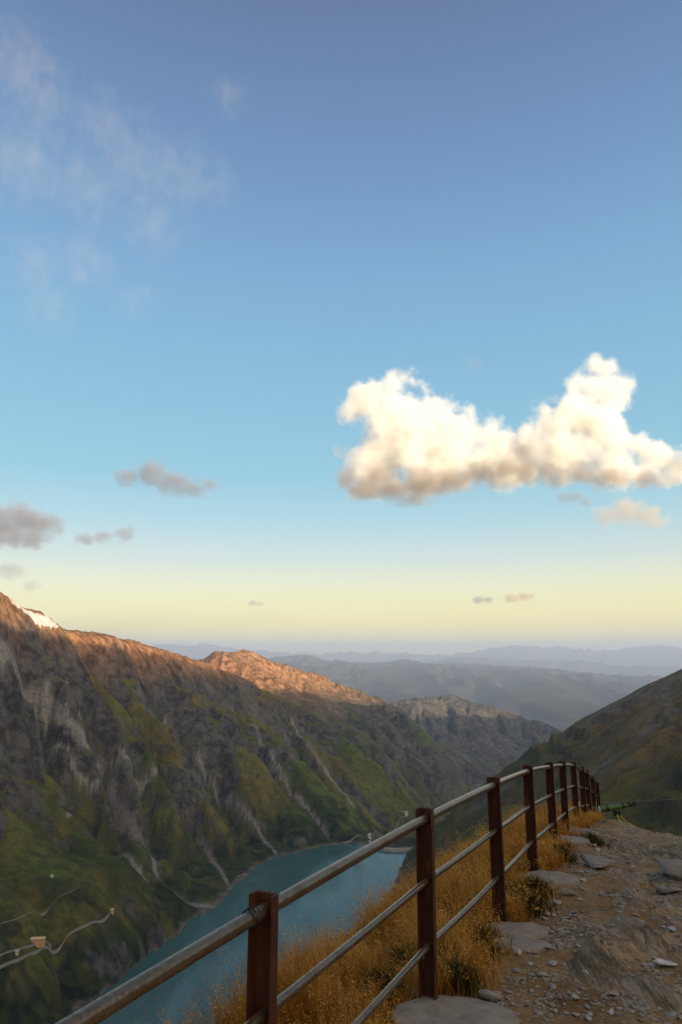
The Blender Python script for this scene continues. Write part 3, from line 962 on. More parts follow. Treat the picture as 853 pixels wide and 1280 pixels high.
P0 = Vector(POST_TOP[0]) + Vector((-.78, -1.72, .045))
TOPS = [P0] + [Vector(p_) for p_ in POST_TOP]
fence_root = empty('fence', (TOPS[1].x, TOPS[1].y, gz(TOPS[1].x, TOPS[1].y)))
tag(fence_root, 'rusty brown steel fence with three pipe rails along the grassy edge of the footpath', 'fence')
INV = Matrix.Translation(-fence_root.location)


def loc(v): return Vector(v) - fence_root.location


PW, PD, TH = .098, .050, .0075
for i, tp in enumerate(TOPS):
    a = TOPS[max(i - 1, 0)]; c_ = TOPS[min(i + 1, len(TOPS) - 1)]
    d = (c_ - a); d.z = 0; d.normalize()            # along the fence, away from the camera
    r = Vector((d.y, -d.x, 0))                      # to the path side
    zb = gz(tp.x, tp.y) - .25
    bm = bmesh.new()
    # rolled channel, web on the far side, flanges towards the viewer
    prof = [(-PW / 2, -PD / 2), (-PW / 2, PD / 2), (PW / 2, PD / 2), (PW / 2, -PD / 2), (PW / 2 - TH, -PD / 2), (PW / 2 - TH - .003, PD / 2 - TH), (-PW / 2 + TH + .003, PD / 2 - TH), (-PW / 2 + TH, -PD / 2)]
    rr = random.Random(i + 40)
    lean = Vector((rr.uniform(-.008, .008), rr.uniform(-.008, .008), 0)) if i > 1 else Vector((0, 0, 0))
    lo = [bm.verts.new(loc(Vector((tp.x, tp.y, zb)) - lean + r * x + d * y)) for x, y in prof]
    hi = [bm.verts.new(loc(tp + r * x + d * y + Vector((0, 0, -.004 if 4 < k_ < 7 else rr.uniform(-.002, .002))))) for k_, (x, y) in enumerate(prof)]
    n = len(prof)
    for k in range(n): bm.faces.new((lo[k], lo[(k + 1) % n], hi[(k + 1) % n], hi[k]))
    for q in ((0, 1, 6, 7), (1, 2, 5, 6), (2, 3, 4, 5)): bm.faces.new([hi[k] for k in q])
    es = [e for e in bm.edges if abs((e.verts[0].co - e.verts[1].co).normalized().z) > .9]
    bmesh.ops.bevel(bm, geom=es, offset=.0022, segments=2, affect='EDGES')
    po = bm_obj('post', bm, m_post, fence_root)
    # ferrules where the pipes go through the web
    bm = bmesh.new()
    for dz, rad in ((.058, .033),):
        q = tp + d * (PD / 2) - Vector((0, 0, dz))
        add_tube(bm, [loc(q - d * .001), loc(q + d * .030)], rad, 18)
    bm_obj('collar', bm, m_rail, po)

def rail_pts(drop, sag=0):
    pts = []
    for i in range(len(TOPS) - 1):
        a, b_ = TOPS[i], TOPS[i + 1]
        t0 = (TOPS[min(i + 1, len(TOPS) - 1)] - TOPS[max(i - 1, 0)]) * .5; t1 = (TOPS[min(i + 2, len(TOPS) - 1)] - a) * .5
        for k in range(10):
            u = k / 10
            h = (2 * u ** 3 - 3 * u * u + 1) * a + (u ** 3 - 2 * u * u + u) * t0 + (-2 * u ** 3 + 3 * u * u) * b_ + (u ** 3 - u * u) * t1
            lin = a.lerp(b_, u)
            q = lin.lerp(h, .75)
            pts.append(q - Vector((0, 0, drop + sag * math.sin(math.pi * u))))
    pts.append(TOPS[-1] - Vector((0, 0, drop)))
    ex = (TOPS[0] - TOPS[1]).normalized() * .6
    return [pts[0] + ex] + pts


for nm, drop, rad, sag in (('top_rail', .058, .0255, 0), ('middle_rail', .395, .0185, .006), ('lower_rail', .735, .0185, .010)):
    bm = bmesh.new()
    add_tube(bm, [loc(q) for q in rail_pts(drop, sag)], rad, 20)
    bm_obj(nm, bm, m_rail, fence_root, True)
# wire loop twisted round the top rail
bm = bmesh.new()
d = (TOPS[2] - TOPS[1]).normalized(); c0 = rail_pts(.058)[11] - d * .085
side = Vector((d.y, -d.x, 0)).normalized(); upv = side.cross(d).normalized()
pts = []
for k in range(46):
    a_ = k / 20 * 2 * math.pi
    pts.append(c0 + (side * math.cos(a_) + upv * math.sin(a_)) * (.0295 + .0001 * k) + d * (.0009 * k - .02))
e0 = pts[-1]
for k in range(1, 16):
    a_ = k / 15 * 5.0
    pts.append(e0 + Vector((-.022 * math.sin(a_), -.006 * k / 15, -.027 * (1 - math.cos(a_)))))
add_tube(bm, pts, .0024, 8)
tag(bm_obj('wire_loop', bm, m_wire, None, True), 'dark wire loop wound round the top rail beside the nearest post', 'wire')

# ------------------------------------------------------------------ concrete footings
m_conc, t, b = material('old_concrete')
p = t.pos()
n1 = t.noise(p, 9, 7, .65); n2 = t.noise(p, 130, 4, .75)
c = t.mix(t.rng(n1, .35, .65), rgb(.19, .155, .12), rgb(.30, .255, .205))
c = t.mix(t.rng(n2, .5, .7, 0, .6), c, rgb(.12, .095, .07))
t.put(b.inputs['Base Color'], c); t.put(b.inputs['Normal'], t.bump(t.math('ADD', n1, t.math('MULTIPLY', n2, .5)), .6, .012))
FOOT = []


def footing(px, py, wpx, dep, label, seed, notch=False, rz=.3):
    x, y, z = ground_at(px, py)
    w_ = wpx / F * y * .5
    FOOT.append((x, y, w_ * 1.05, dep * .5 * 1.1))
    r = random.Random(seed)
    n = 40
    bm = bmesh.new()
    z0 = max(gz(x + a_, y + b_) for a_ in (-w_ * .5, 0, w_ * .5) for b_ in (-dep * .25, 0, dep * .25))
    rings = []
    ph = [r.uniform(0, 6.28) for _ in range(4)]
    for sc, h in ((1.02, -.16), (1.0, -.012), (.985, .004), (.95, .010), (.6, .014), (.3, .015)):
        ring = []
        for k in range(n):
            a_ = 2 * math.pi * k / n
            e = 2.6
            rr_ = 1 / ((abs(math.cos(a_)) ** e + abs(math.sin(a_)) ** e) ** (1 / e))
            rr_ *= 1 + .05 * math.sin(2 * a_ + ph[0]) + .04 * math.sin(3 * a_ + ph[1]) + .035 * math.sin(7 * a_ + ph[2]) + .022 * math.sin(13 * a_ + ph[3]) + .012 * math.sin(19 * a_ + ph[0])
            qx, qy = w_ * rr_ * math.cos(a_) * sc, dep * .5 * rr_ * math.sin(a_) * sc
            hh = h + .006 * math.sin(qx * 23 + ph[1]) * math.sin(qy * 19) + .010 * float(fbm(np.array([qx * 9 + seed]), np.array([qy * 9]), 4, 200)[0])
            ring.append(bm.verts.new((qx * math.cos(rz) - qy * math.sin(rz), qx * math.sin(rz) + qy * math.cos(rz), hh)))
        rings.append(ring)
    for A, B in zip(rings[:-1], rings[1:]):
        for k in range(n): bm.faces.new((A[k], A[(k + 1) % n], B[(k + 1) % n], B[k]))
    bm.faces.new(rings[-1])
    if notch:
        for v in bm.verts:
            dd = v.co.y + .25 * v.co.x - .01 + .01 * math.sin(v.co.x * 30)
            if v.co.z > 0: v.co.z -= .03 * math.exp(-(dd / .02) ** 2)
    o = bm_obj('concrete_footing', bm, m_conc, None, True, (x, y, z0))
    slope = (gz(x, y + .3) - gz(x, y - .3)) / .6
    o.rotation_euler = (math.atan(slope) * .7, 0, 0)
    return tag(o, label, 'footing')


footing(566, 1278, 128, .62, 'beige concrete footing under the second nearest post, cut by the bottom of the picture', 1, rz=-.45)
footing(648, 1166, 70, .30, 'upper half of the split pale footing at the foot of the third nearest post', 2, rz=-.2)
footing(652, 1184, 62, .26, 'lower half of the split pale footing, nearer the viewer', 7, rz=-.1)
footing(684, 1101, 66, .52, 'round pale concrete footing at the fourth nearest post', 3, rz=.2)
footing(706, 1052, 52, .75, 'flat pale concrete footing at the fifth nearest post', 4, rz=.2)
footing(722, 1040, 40, .7, 'farthest flat concrete footing, behind the fifth post', 5, rz=.1)

# ------------------------------------------------------------------ grass
def in_foot(x, y, pad=1.0):
    m = np.zeros(x.shape, bool)
    for fx, fy, a_, b_ in FOOT: m |= ((x - fx) / (a_ * pad)) ** 2 + ((y - fy) / (b_ * pad)) ** 2 < 1
    return m


def blades(x, y, z, hgt, lean_dir, lean, wid, rg):
    """tapered bent blades as strips of 3 quads; returns verts, faces, rnd"""
    n = len(x)
    ts = np.array([0, .4, .75, 1.0]); ws = np.array([1, .85, .6, .15])
    fa = rg.uniform(0, np.pi, n)
    V = np.zeros((n, 8, 3), np.float32)
    for k, (tt, ww) in enumerate(zip(ts, ws)):
        off = lean * hgt * tt ** 2
        cx_ = x + np.cos(lean_dir) * off; cy_ = y + np.sin(lean_dir) * off; cz_ = z + hgt * tt * np.sqrt(np.clip(1 - (lean * tt) ** 2 * .5, .2, 1))
        V[:, 2 * k, 0] = cx_ - np.cos(fa) * wid * ww * .5; V[:, 2 * k, 1] = cy_ - np.sin(fa) * wid * ww * .5; V[:, 2 * k, 2] = cz_
        V[:, 2 * k + 1, 0] = cx_ + np.cos(fa) * wid * ww * .5; V[:, 2 * k + 1, 1] = cy_ + np.sin(fa) * wid * ww * .5; V[:, 2 * k + 1, 2] = cz_
    f = np.array([[0, 1, 3, 2], [2, 3, 5, 4], [4, 5, 7, 6]])
    Fc = (np.arange(n)[:, None, None] * 8 + f[None]).reshape(-1, 4)
    tip = V[:, 6:8].mean(1)
    return V.reshape(-1, 3), Fc, tip


def panicles(tip, x, y, z, rg, size):
    """drooping seed heads: 6 small slanted quads round the top third of the stem"""
    n = len(tip); base_ = np.stack([x, y, z], 1)
    Vs = []
    ax = tip - base_
    K = 6
    V = np.zeros((n, K, 4, 3), np.float32)
    for k in range(K):
        c_ = base_ + ax * (.72 + .30 * k / K)[..., None] if np.ndim(k) else base_ + ax * (.72 + .30 * k / K)
        a_ = rg.uniform(0, 2 * np.pi, n); dn_ = rg.uniform(-.4, .5, n)
        L = size * rg.uniform(.5, 1.1, n) * (1.15 - .6 * k / K); w_ = L * .13
        dx = np.stack([np.cos(a_), np.sin(a_), dn_], 1) * L[:, None]
        pw = np.stack([-np.sin(a_), np.cos(a_), rg.uniform(-1, 1, n)], 1) * w_[:, None]
        V[:, k, 0] = c_; V[:, k, 1] = c_ + dx * .55 + pw; V[:, k, 2] = c_ + dx; V[:, k, 3] = c_ + dx * .55 - pw
    Fc = (np.arange(n * K)[:, None] * 4 + np.arange(4)[None])
    return V.reshape(-1, 3), Fc


def grass_mat(name, cols, trans=.35):
    m, t, b = material(name)
    cr = t.new('ShaderNodeValToRGB'); e = cr.color_ramp.elements
    while len(e) < len(cols): e.new(.5)
    for k, c_ in enumerate(cols): e[k].position = k / (len(cols) - 1); e[k].color = rgb(*c_)
    t.l.new(t.attr('tone'), cr.inputs[0])
    t.put(b.inputs['Base Color'], cr.outputs[0]); b.inputs['Roughness'].default_value = .7; b.inputs['Specular IOR Level'].default_value = .15
    tr = t.new('ShaderNodeBsdfTranslucent'); t.put(tr.inputs[0], cr.outputs[0])
    mx = t.new('ShaderNodeMixShader'); mx.inputs[0].default_value = trans
    t.l.new(b.outputs[0], mx.inputs[1]); t.l.new(tr.outputs[0], mx.inputs[2]); t.l.new(mx.outputs[0], t.n['Material Output'].inputs[0])
    return m


rg = np.random.default_rng(21)


def scatter(n, y0, y1, s0, s1):
    y = y0 * np.exp(rg.uniform(0, 1, n) * math.log(y1 / y0)); s = rg.uniform(s0, s1, n)
    x = np.interp(y, FX_Y, FX_X) + s / .91
    return x, y, s


GV, GF, GT = [], [], []; off = 0


def emit(v, f, tone):
    global off
    GV.append(v); GF.append(f + off); GT.append(tone); off += len(v)


N = 200000
x, y, s = scatter(N, 2.4, 19, -2.3, 1.2)
edge = .22 * fbm(x * 1.3, y * 1.3, 4, 160)
clump = fbm(x * 4.5, y * 4.5, 3, 161)
dens = smooth(.30, -.05, s + edge) * (.55 + .45 * smooth(-.3, .2, clump)) * np.where(s < -1.4, .55, 1)
k = (rg.uniform(0, 1, N) < dens) & ~in_foot(x, y, 1.05)
x, y, s, clump = x[k], y[k], s[k], clump[k]
patch = fbm(x * 1.9 + 3, y * 1.9, 4, 163)
z = near_full(x, y)[0]
far = y / 5.
hgt = (.11 + .11 * rg.uniform(0, 1, len(x)) + .12 * smooth(-.3, .4, clump)) * (.45 + .85 * smooth(-.35, .35, patch)) * (.55 + .45 * smooth(.15, -.5, s)) * rg.uniform(.6, 1.2, len(x)) * (1 - .3 * smooth(-.6, -1.1, s))
ld = rg.normal(2.6, 1.3, len(x)); ln = rg.uniform(.1, .75, len(x))
tone = np.clip(.62 + .85 * fbm(x * 1.1, y * 1.1, 4, 162) + .3 * clump + .45 * patch + rg.normal(0, .17, len(x)) + .10 * smooth(-.3, -1.2, s) - .12 * smooth(.0, .4, s), 0, 1)
wid = .0036 * np.clip(y / 4., .8, 2.6)
v, f, tip = blades(x, y, z - .01, hgt, ld, ln, wid, rg); emit(v, f, np.repeat(tone, 8))
h = rg.uniform(0, 1, len(x)) < .34
# taller flowering stems with seed heads
xs, ys, ss, zs, hs = x[h], y[h], s[h], z[h], hgt[h] * rg.uniform(1.0, 1.55, h.sum())
ls = rg.uniform(.1, .95, len(xs)); hs = hs + .06 * rg.uniform(0, 1, len(xs)) ** 3
v, f, tip = blades(xs + .01, ys, zs, hs, ld[h], ls, wid[h] * .7, rg); tn = np.clip(tone[h] + .12, 0, 1)
emit(v, f, np.repeat(tn, 8))
base_top = np.stack([xs, ys, zs], 1)
v, f = panicles(tip, xs, ys, zs, rg, .026 * np.clip(ys / 5, .9, 1.6)); emit(v, f, np.repeat(np.clip(tn + .10, 0, 1), 24))
# thin tufts on the rocky side
x, y, s = scatter(14000, 3.4, 12, .4, 4.5)
d_ = smooth(.16, .34, fbm(x * .8 + 3, y * .8, 4, 141) + .05 * (s - 1.5)) * smooth(.7, 1.4, s)
k = (rg.uniform(0, 1, len(x)) < d_ * .8) & ~in_foot(x, y, 1.05); x, y, s = x[k], y[k], s[k]
z = near_full(x, y)[0]
v, f, tip = blades(x, y, z - .01, rg.uniform(.02, .07, len(x)), rg.uniform(0, 6.28, len(x)), rg.uniform(.2, .9, len(x)), .004 * np.clip(y / 4, .8, 2.2), rg)
emit(v, f, np.repeat(np.clip(rg.normal(.38, .12, len(x)), 0, 1), 8))
m_grass = grass_mat('dry_grass', [(.060, .044, .008), (.165, .075, .010), (.34, .135, .014), (.48, .20, .025), (.62, .34, .075)])
grass = mesh_np('dry_grass', np.concatenate(GV), np.concatenate(GF), m_grass, False, dict(tone=np.concatenate(GT)))
tag(grass, 'orange dry alpine grass with seed heads below the fence', kind='stuff')

# low dark green herbs among the grass, by the footings and posts
GV, GF, GT = [], [], []; off = 0
CL = [(565, 1128, 34), (600, 1185, 40), (556, 1210, 38), (575, 1235, 30), (508, 1215, 26), (640, 1128, 34), (625, 1090, 26), (690, 1060, 24), (700, 1075, 22), (660, 1140, 26), (540, 1165, 26),
      (735, 1052, 22), (668, 1120, 18), (470, 1250, 26)]
for px, py, wp in CL:
    x0, y0, z0 = ground_at(px, py)
    rad = wp / F * y0
    n = int(650)
    a_ = rg.uniform(0, 6.28, n); r_ = np.abs(rg.normal(0, .5, n)) * rad
    x = x0 + np.cos(a_) * r_ * 1.1; y = y0 + np.sin(a_) * r_ * 1.5
    k = ~in_foot(x, y, 1.08); x, y, a_, r_ = x[k], y[k], a_[k], r_[k]
    z = near_full(x, y)[0]
    v, f, tip = blades(x, y, z - .01, rg.uniform(.06, .17, len(x)) * np.clip(1.25 - r_ / rad * .6, .3, 1.2), rg.uniform(0, 6.28, len(x)), rg.uniform(.2, .9, len(x)), .007 * np.clip(y / 5, .9, 2), rg)
    emit(v, f, np.repeat(rg.uniform(0, 1, len(x)), 8))
m_herb = grass_mat('green_herbs', [(.018, .022, .006), (.042, .044, .009), (.100, .078, .015)], .2)
herb = mesh_np('green_herbs', np.concatenate(GV), np.concatenate(GF), m_herb, False, dict(tone=np.concatenate(GT)))
tag(herb, 'dark green tufts of herbs at the foot of the fence posts', kind='stuff')

# ------------------------------------------------------------------ telescope on its tripod
m_green = simple_mat('green_paint', (.040, .095, .010), (.062, .135, .014), 12, .45, 0, .05, .5)
m_yell = simple_mat('yellow_green_paint', (.22, .24, .025), (.28, .28, .04), 12, .5, 0, .05, .5)
m_teal = simple_mat('pale_green_paint', (.06, .22, .10), (.09, .27, .13), 12, .5, 0, .05, .5)
m_dark = simple_mat('dark_rubber', (.012, .012, .013), (.03, .028, .027), 20, .6, 0, .1, .3)
m_lens = simple_mat('pale_lens_shine', (.55, .55, .5), (.7, .7, .66), 10, .4, 0, 0, .5)  # pale colour painted for the shine on the lens end
TY = 14.0
tube_l = Vector(W(750, 1012, TY)); tube_r = Vector(W(785, 1006.5, TY)); piv = Vector(W(771, 1012.5, TY))
gx_, gy_ = piv.x, piv.y
tel = empty('telescope', (gx_, gy_, gz(gx_, gy_)))
tag(tel, 'green barrelled viewing telescope on a yellow green tripod beyond the last fence post', 'telescope')
def L_(v): return Vector(v) - tel.location
ax = (tube_r - tube_l).normalized()
bm = bmesh.new()
pts = [tube_l, tube_l + ax * .03, tube_l + ax * .30, tube_l + ax * .42, tube_r]
add_tube(bm, [L_(q) for q in pts], [.054, .057, .056, .048, .040], 24)
bm_obj('barrel', bm, m_green, tel, False)
bm = bmesh.new(); add_tube(bm, [L_(tube_l - ax * .006), L_(tube_l - ax * .001)], .066, 24); bm_obj('lens', bm, m_lens, tel, False)
for q0 in (.12, .43):
    bm = bmesh.new(); add_tube(bm, [L_(tube_l + ax * q0), L_(tube_l + ax * (q0 + .045))], .0605 if q0 < .2 else .052, 24); bm_obj('strap', bm, m_dark, tel, False)
bm = bmesh.new(); add_tube(bm, [L_(tube_r + ax * .001), L_(tube_r + ax * .06), L_(tube_r + ax * .10), L_(tube_r + ax * .14 + Vector((0, 0, .02)))], [.042, .036, .030, .040], 20)
bm_obj('eyepiece', bm, m_dark, tel, False)
bm = bmesh.new(); add_tube(bm, [L_(tube_r - ax * .03 + Vector((0, 0, .045))), L_(tube_r + ax * .06 + Vector((0, 0, .085))), L_(tube_r + ax * .10 + Vector((0, 0, .12)))], [.026, .024, .02], 14)
bm_obj('sight', bm, m_green, tel, False)
bm = bmesh.new(); add_box(bm, L_(piv - Vector((0, 0, .06))), (.12, .09, .10), 0, .012); bm_obj('mount_head', bm, m_dark, tel)
for dx, dy, mm in ((-.20, .10, m_teal), (.17, -.06, m_yell), (-.03, -.17, m_yell)):
    bm = bmesh.new()
    f0 = piv + Vector((dx * 1.35, dy * 1.6, 0)); f0.z = gz(f0.x, f0.y) - .02
    add_tube(bm, [L_(piv + Vector((dx * .15, dy * .15, -.075))), L_(f0)], [.017, .014], 12)
    bm_obj('leg', bm, mm, tel)
# stay bar to the left
bm = bmesh.new(); q0 = Vector(W(751, 1021, TY)); q1 = piv + Vector((-.08, .03, -.28))
add_tube(bm, [L_(q0), L_(q1)], .012, 10); bm_obj('stay', bm, m_yell, tel)

# striped barrier board seen low between the last posts
m_bar, t, b = material('red_white_paint')
sp = t.new('ShaderNodeSeparateXYZ'); t.l.new(t.obj(), sp.inputs[0])
fr = t.math('FRACT', t.math('MULTIPLY', sp.outputs[0], 3.6))
t.put(b.inputs['Base Color'], t.mix(t.math('GREATER_THAN', fr, .5), rgb(.55, .52, .48), rgb(.50, .05, .03)))
b.inputs['Roughness'].default_value = .5
q = Vector(W(731, 1006, 21.0))
bar = empty('barrier_board', (q.x, q.y, gz(q.x, q.y)))
tag(bar, 'small red and white striped barrier board behind the last fence posts', 'barrier')
hq = q.z - bar.location.z
bm = bmesh.new(); add_box(bm, (0, 0, hq), (.80, .03, .16), 0, .006); bm_obj('board', bm, m_bar, bar)
for sx in (-.3, .3):
    bm = bmesh.new(); add_tube(bm, [(sx, .03, -.1), (sx, .03, hq + .06)], .02, 10); bm_obj('leg', bm, m_post, bar)

# thin cable running off to the right
bm = bmesh.new()
A = Vector(W(747, 1004, 20.2)); B = Vector(W(960, 984, 34))
pts = []
for k in range(40):
    u_ = k / 39; q = A.lerp(B, u_); q.z -= .12 * math.sin(math.pi * u_); pts.append(q)
add_tube(bm, pts, .0065, 6)
tag(bm_obj('cable', bm, m_rail, None, True), 'thin pale steel cable stretching right from the end of the fence', 'cable')

# ------------------------------------------------------------------ dam, roads and huts in the valley
def th(x, y):
    h, _, _ = terrain_h(np.array([float(x)]), np.array([float(y)])); return float(h[0])


m_dam = simple_mat('dam_concrete', (.30, .285, .26), (.42, .40, .37), .08, .9, 0, .1, .2, .3)
a = np.array(DAM_L[:2]); b_ = np.array(DAM_R[:2]); e = (b_ - a) / np.linalg.norm(b_ - a); nr = np.array([e[1], -e[0]])
if nr[1] > 0: nr = -nr
Ld = np.linalg.norm(b_ - a)
dam = empty('dam', ((a[0] + b_[0]) / 2, (a[1] + b_[1]) / 2, LAKE))
tag(dam, 'curved pale concrete dam closing the far end of the reservoir', 'dam')
def dam_strip(w0, w1, z0, z1):
    bm = bmesh.new(); rows = []
    for k in range(41):
        u_ = -.25 + 1.5 * k / 40
        bow = 26 * (1 - (2 * u_ - 1) ** 2)
        c_ = a + e * Ld * u_ + nr * bow
        rows.append([bm.verts.new((c_[0] + nr[0] * w_ - dam.location.x, c_[1] + nr[1] * w_ - dam.location.y, z_)) for w_, z_ in ((w0, z0), (w0, z1), (w1, z1), (w1, z0))])
    for A_, B_ in zip(rows[:-1], rows[1:]):
        for i in range(4): bm.faces.new((A_[i], B_[i], B_[(i + 1) % 4], A_[(i + 1) % 4]))
    bm.faces.new(rows[0]); bm.faces.new(rows[-1][::-1])
    return bm
bm_obj('wall', dam_strip(-8, 6, -90, 7), m_dam, dam)
bm_obj('parapet', dam_strip(5.0, 5.8, 7.0, 8.4), m_dam, dam)
bm_obj('parapet', dam_strip(-7.8, -7.0, 7.0, 8.4), m_dam, dam)

m_road = simple_mat('pale_road', (.15, .148, .145), (.23, .226, .22), .2, .9, 0, .1, .2, .2)
m_track = simple_mat('gravel_track', (.17, .14, .11), (.24, .21, .17), .2, .95, 0, .1, .1, .2)


def road(name, pix, width, mat, label, lift=.9):
    P = resamp_line(drape(H, pix), 6)
    for _ in range(30): P[1:-1] = (P[:-2] + 2 * P[1:-1] + P[2:]) / 4
    d = np.gradient(P[:, :2], axis=0); d /= np.linalg.norm(d, axis=1)[:, None] + 1e-9
    nn = np.stack([-d[:, 1], d[:, 0]], 1)
    rows = []
    for o_ in (-1.6, -.5, .5, 1.6): rows.append(P[:, :2] + nn * width * o_ * .62)
    zs = np.array([terrain_h(q[:, 0], q[:, 1])[0] for q in rows])
    zt = zs.max(0) + lift
    k = np.ones(5) / 5; zt = np.maximum(np.convolve(np.pad(zt, 2, mode='edge'), k, 'valid'), zs.max(0) + lift * .4)
    V = []
    for i, q in enumerate(rows):
        V.append(np.stack([q[:, 0], q[:, 1], zt if i in (1, 2) else zt - 6.0], 1))
    V = np.stack(V, 1)
    o = mesh_np(name, V.reshape(-1, 3), grid_faces(len(P), 4), mat, False)
    return tag(o, label, kind='structure')


road('road', [(-20, 1217), (0, 1212), (18, 1207), (40, 1197), (70, 1184), (82, 1175), (98, 1167), (112, 1161), (126, 1155), (128, 1149), (137, 1143)], 1.8, m_road, 'pale narrow road along the terrace above the left shore')
road('road', [(-20, 1203), (0, 1198), (20, 1190), (38, 1187), (64, 1184)], 1.5, m_road, 'pale branch road leading to the long hut')
road('road', [(424, 1055), (440, 1053), (462, 1049)], 2.2, m_road, 'pale shore road running to the dam')
road('road', [(466, 1049), (490, 1038), (500, 1028), (508, 1021)], 2.2, m_road, 'pale road climbing beyond the dam')
road('path', [(0, 1156), (30, 1148), (50, 1140), (75, 1124), (95, 1112)], .8, m_track, 'faint footpath crossing the green terrace')
road('path', [(296, 1097), (312, 1094), (322, 1088), (326, 1083)], 2.5, m_road, 'pale curved track above the left shore')

m_wallp = simple_mat('pale_render', (.42, .39, .34), (.54, .50, .44), .3, .9, 0, 0)
m_tan = simple_mat('tan_boards', (.42, .26, .13), (.52, .34, .17), .5, .9, 0, 0)
m_roof = simple_mat('roof_metal', (.52, .40, .22), (.62, .48, .28), .4, .6, 0, 0)
m_grey = simple_mat('grey_roof', (.38, .38, .38), (.5, .5, .5), .4, .6, 0, 0)
m_win = simple_mat('dark_glass', (.02, .025, .03), (.04, .045, .05), .4, .15, 0, 0, .5)


def hut(px, py, ln, wd, ht, rz, label, mw, mr, nwin, rise=.35, name='hut', cat='hut'):
    (x, y, z), = drape(H, [(px, py)])
    z = max(th(x + a_, y + c_) for a_ in (-ln * .35, 0, ln * .35) for c_ in (-wd * .4, wd * .4)) - 1.0
    r = empty(name, (x, y, z), rz); tag(r, label, cat)
    h_ = ht + 1
    bm = bmesh.new(); add_box(bm, (0, 0, h_ / 2 - 5), (ln, wd, h_ + 10)); bm_obj('wall', bm, mw, r)
    bm = bmesh.new()
    e_ = .6; rr_ = wd * rise
    vs = [[bm.verts.new((sx * (ln / 2 + e_), yy, zz)) for yy, zz in ((-wd / 2 - e_, h_ - .1), (0, h_ + rr_), (wd / 2 + e_, h_ - .1), (wd / 2 + e_, h_ + .25), (0, h_ + rr_ + .4), (-wd / 2 - e_, h_ + .25))] for sx in (-1, 1)]
    for i in range(6): bm.faces.new((vs[0][i], vs[1][i], vs[1][(i + 1) % 6], vs[0][(i + 1) % 6]))
    bm.faces.new(vs[0][::-1]); bm.faces.new(vs[1])
    bm_obj('roof', bm, mr, r)
    for k in range(nwin):
        bm = bmesh.new(); add_box(bm, ((k - (nwin - 1) / 2) * ln / (nwin + .5), -wd / 2 - .03, h_ - ht * .5), (1.5, .12, ht * .42)); bm_obj('window', bm, m_win, r)
    return r


hut(47, 1184, 24, 7, 3.0, .12, 'long tan hut with ochre roof beside the shore road', m_tan, m_roof, 8)
hut(140, 1142, 6, 5, 3, .5, 'small tan hut at the far end of the road', m_tan, m_roof, 2)
hut(21, 1195, 5, 4, 2.6, .3, 'tiny white hut between the two roads', m_wallp, m_grey, 1)
hut(65, 1097, 5, 4, 2.4, .2, 'lonely pale hut on the green terrace above the road', m_wallp, m_grey, 1)
hut(462, 1048, 10, 8, 9, .2, 'white tower house at the left end of the dam', m_wallp, m_grey, 2, .3, 'dam_house', 'house')
hut(508, 1019, 14, 9, 7, .1, 'grey boxy building on the road beyond the dam', m_wallp, m_grey, 4, .2, 'valley_house', 'house')
# ------------------------------------------------------------------ sun, sky, air
SUN_AZ = math.radians(SUN_AZ_DEG)      # where the sun stands, clockwise from the view direction
SUN_EL = math.radians(SUN_EL_DEG)
sun_from = Vector((math.sin(SUN_AZ) * math.cos(SUN_EL), math.cos(SUN_AZ) * math.cos(SUN_EL), math.sin(SUN_EL)))
sd_ = bpy.data.lights.new('sun', 'SUN'); sd_.energy = SUN_E; sd_.angle = math.radians(.5); sd_.color = SUN_COL
so = bpy.data.objects.new('sun', sd_); COL.objects.link(so)
so.rotation_euler = (-sun_from).to_track_quat('-Z', 'Y').to_euler()

wld = bpy.data.worlds.new('World'); SC.world = wld; wld.use_nodes = True
t = NT(wld.node_tree)
bg = t.n['Background']; bg.inputs['Strength'].default_value = .1
sky = t.new('ShaderNodeTexSky'); sky.sky_type = 'NISHITA'; sky.sun_disc = False
sky.sun_elevation = SUN_EL; sky.sun_rotation = SUN_AZ; sky.altitude = 2200; sky.dust_density = 1.5; sky.ozone_density = 2.0
geo = t.new('ShaderNodeTexCoord').outputs['Generated']
sx = t.new('ShaderNodeSeparateXYZ'); t.l.new(geo, sx.inputs[0])
cr = t.new('ShaderNodeValToRGB'); cr.color_ramp.interpolation = 'LINEAR'
def s2l(c): return tuple(2 ** -EXPOSURE * ((v / 255 + .055) / 1.055) ** 2.4 if v > 10 else v / 255 / 12.92 for v in c)
STOPS = SKY_STOPS
e = cr.color_ramp.elements
while len(e) < len(STOPS): e.new(.5)
for k, (deg, c_) in enumerate(STOPS):
    e[k].position = math.sin(math.radians(deg)); e[k].color = rgb(*s2l(c_))
t.l.new(sx.outputs[2], cr.inputs[0])
sc10 = t.mix(1.0, cr.outputs[0], rgb(10, 10, 10), 'MULTIPLY')
# the half of the sky round the low sun is pale and warm
dt = t.new('ShaderNodeVectorMath', operation='DOT_PRODUCT'); t.l.new(geo, dt.inputs[0]); dt.inputs[1].default_value = (math.sin(SUN_AZ), math.cos(SUN_AZ), .15)
glow = t.math('POWER', t.rng(dt.outputs['Value'], .0, 1.0), 3.6)
sc10 = t.mix(glow, sc10, rgb(*[10 * g_ for g_ in GLOW]))
t.l.new(t.mix(.12, sc10, sky.outputs[0]), bg.inputs['Color'])

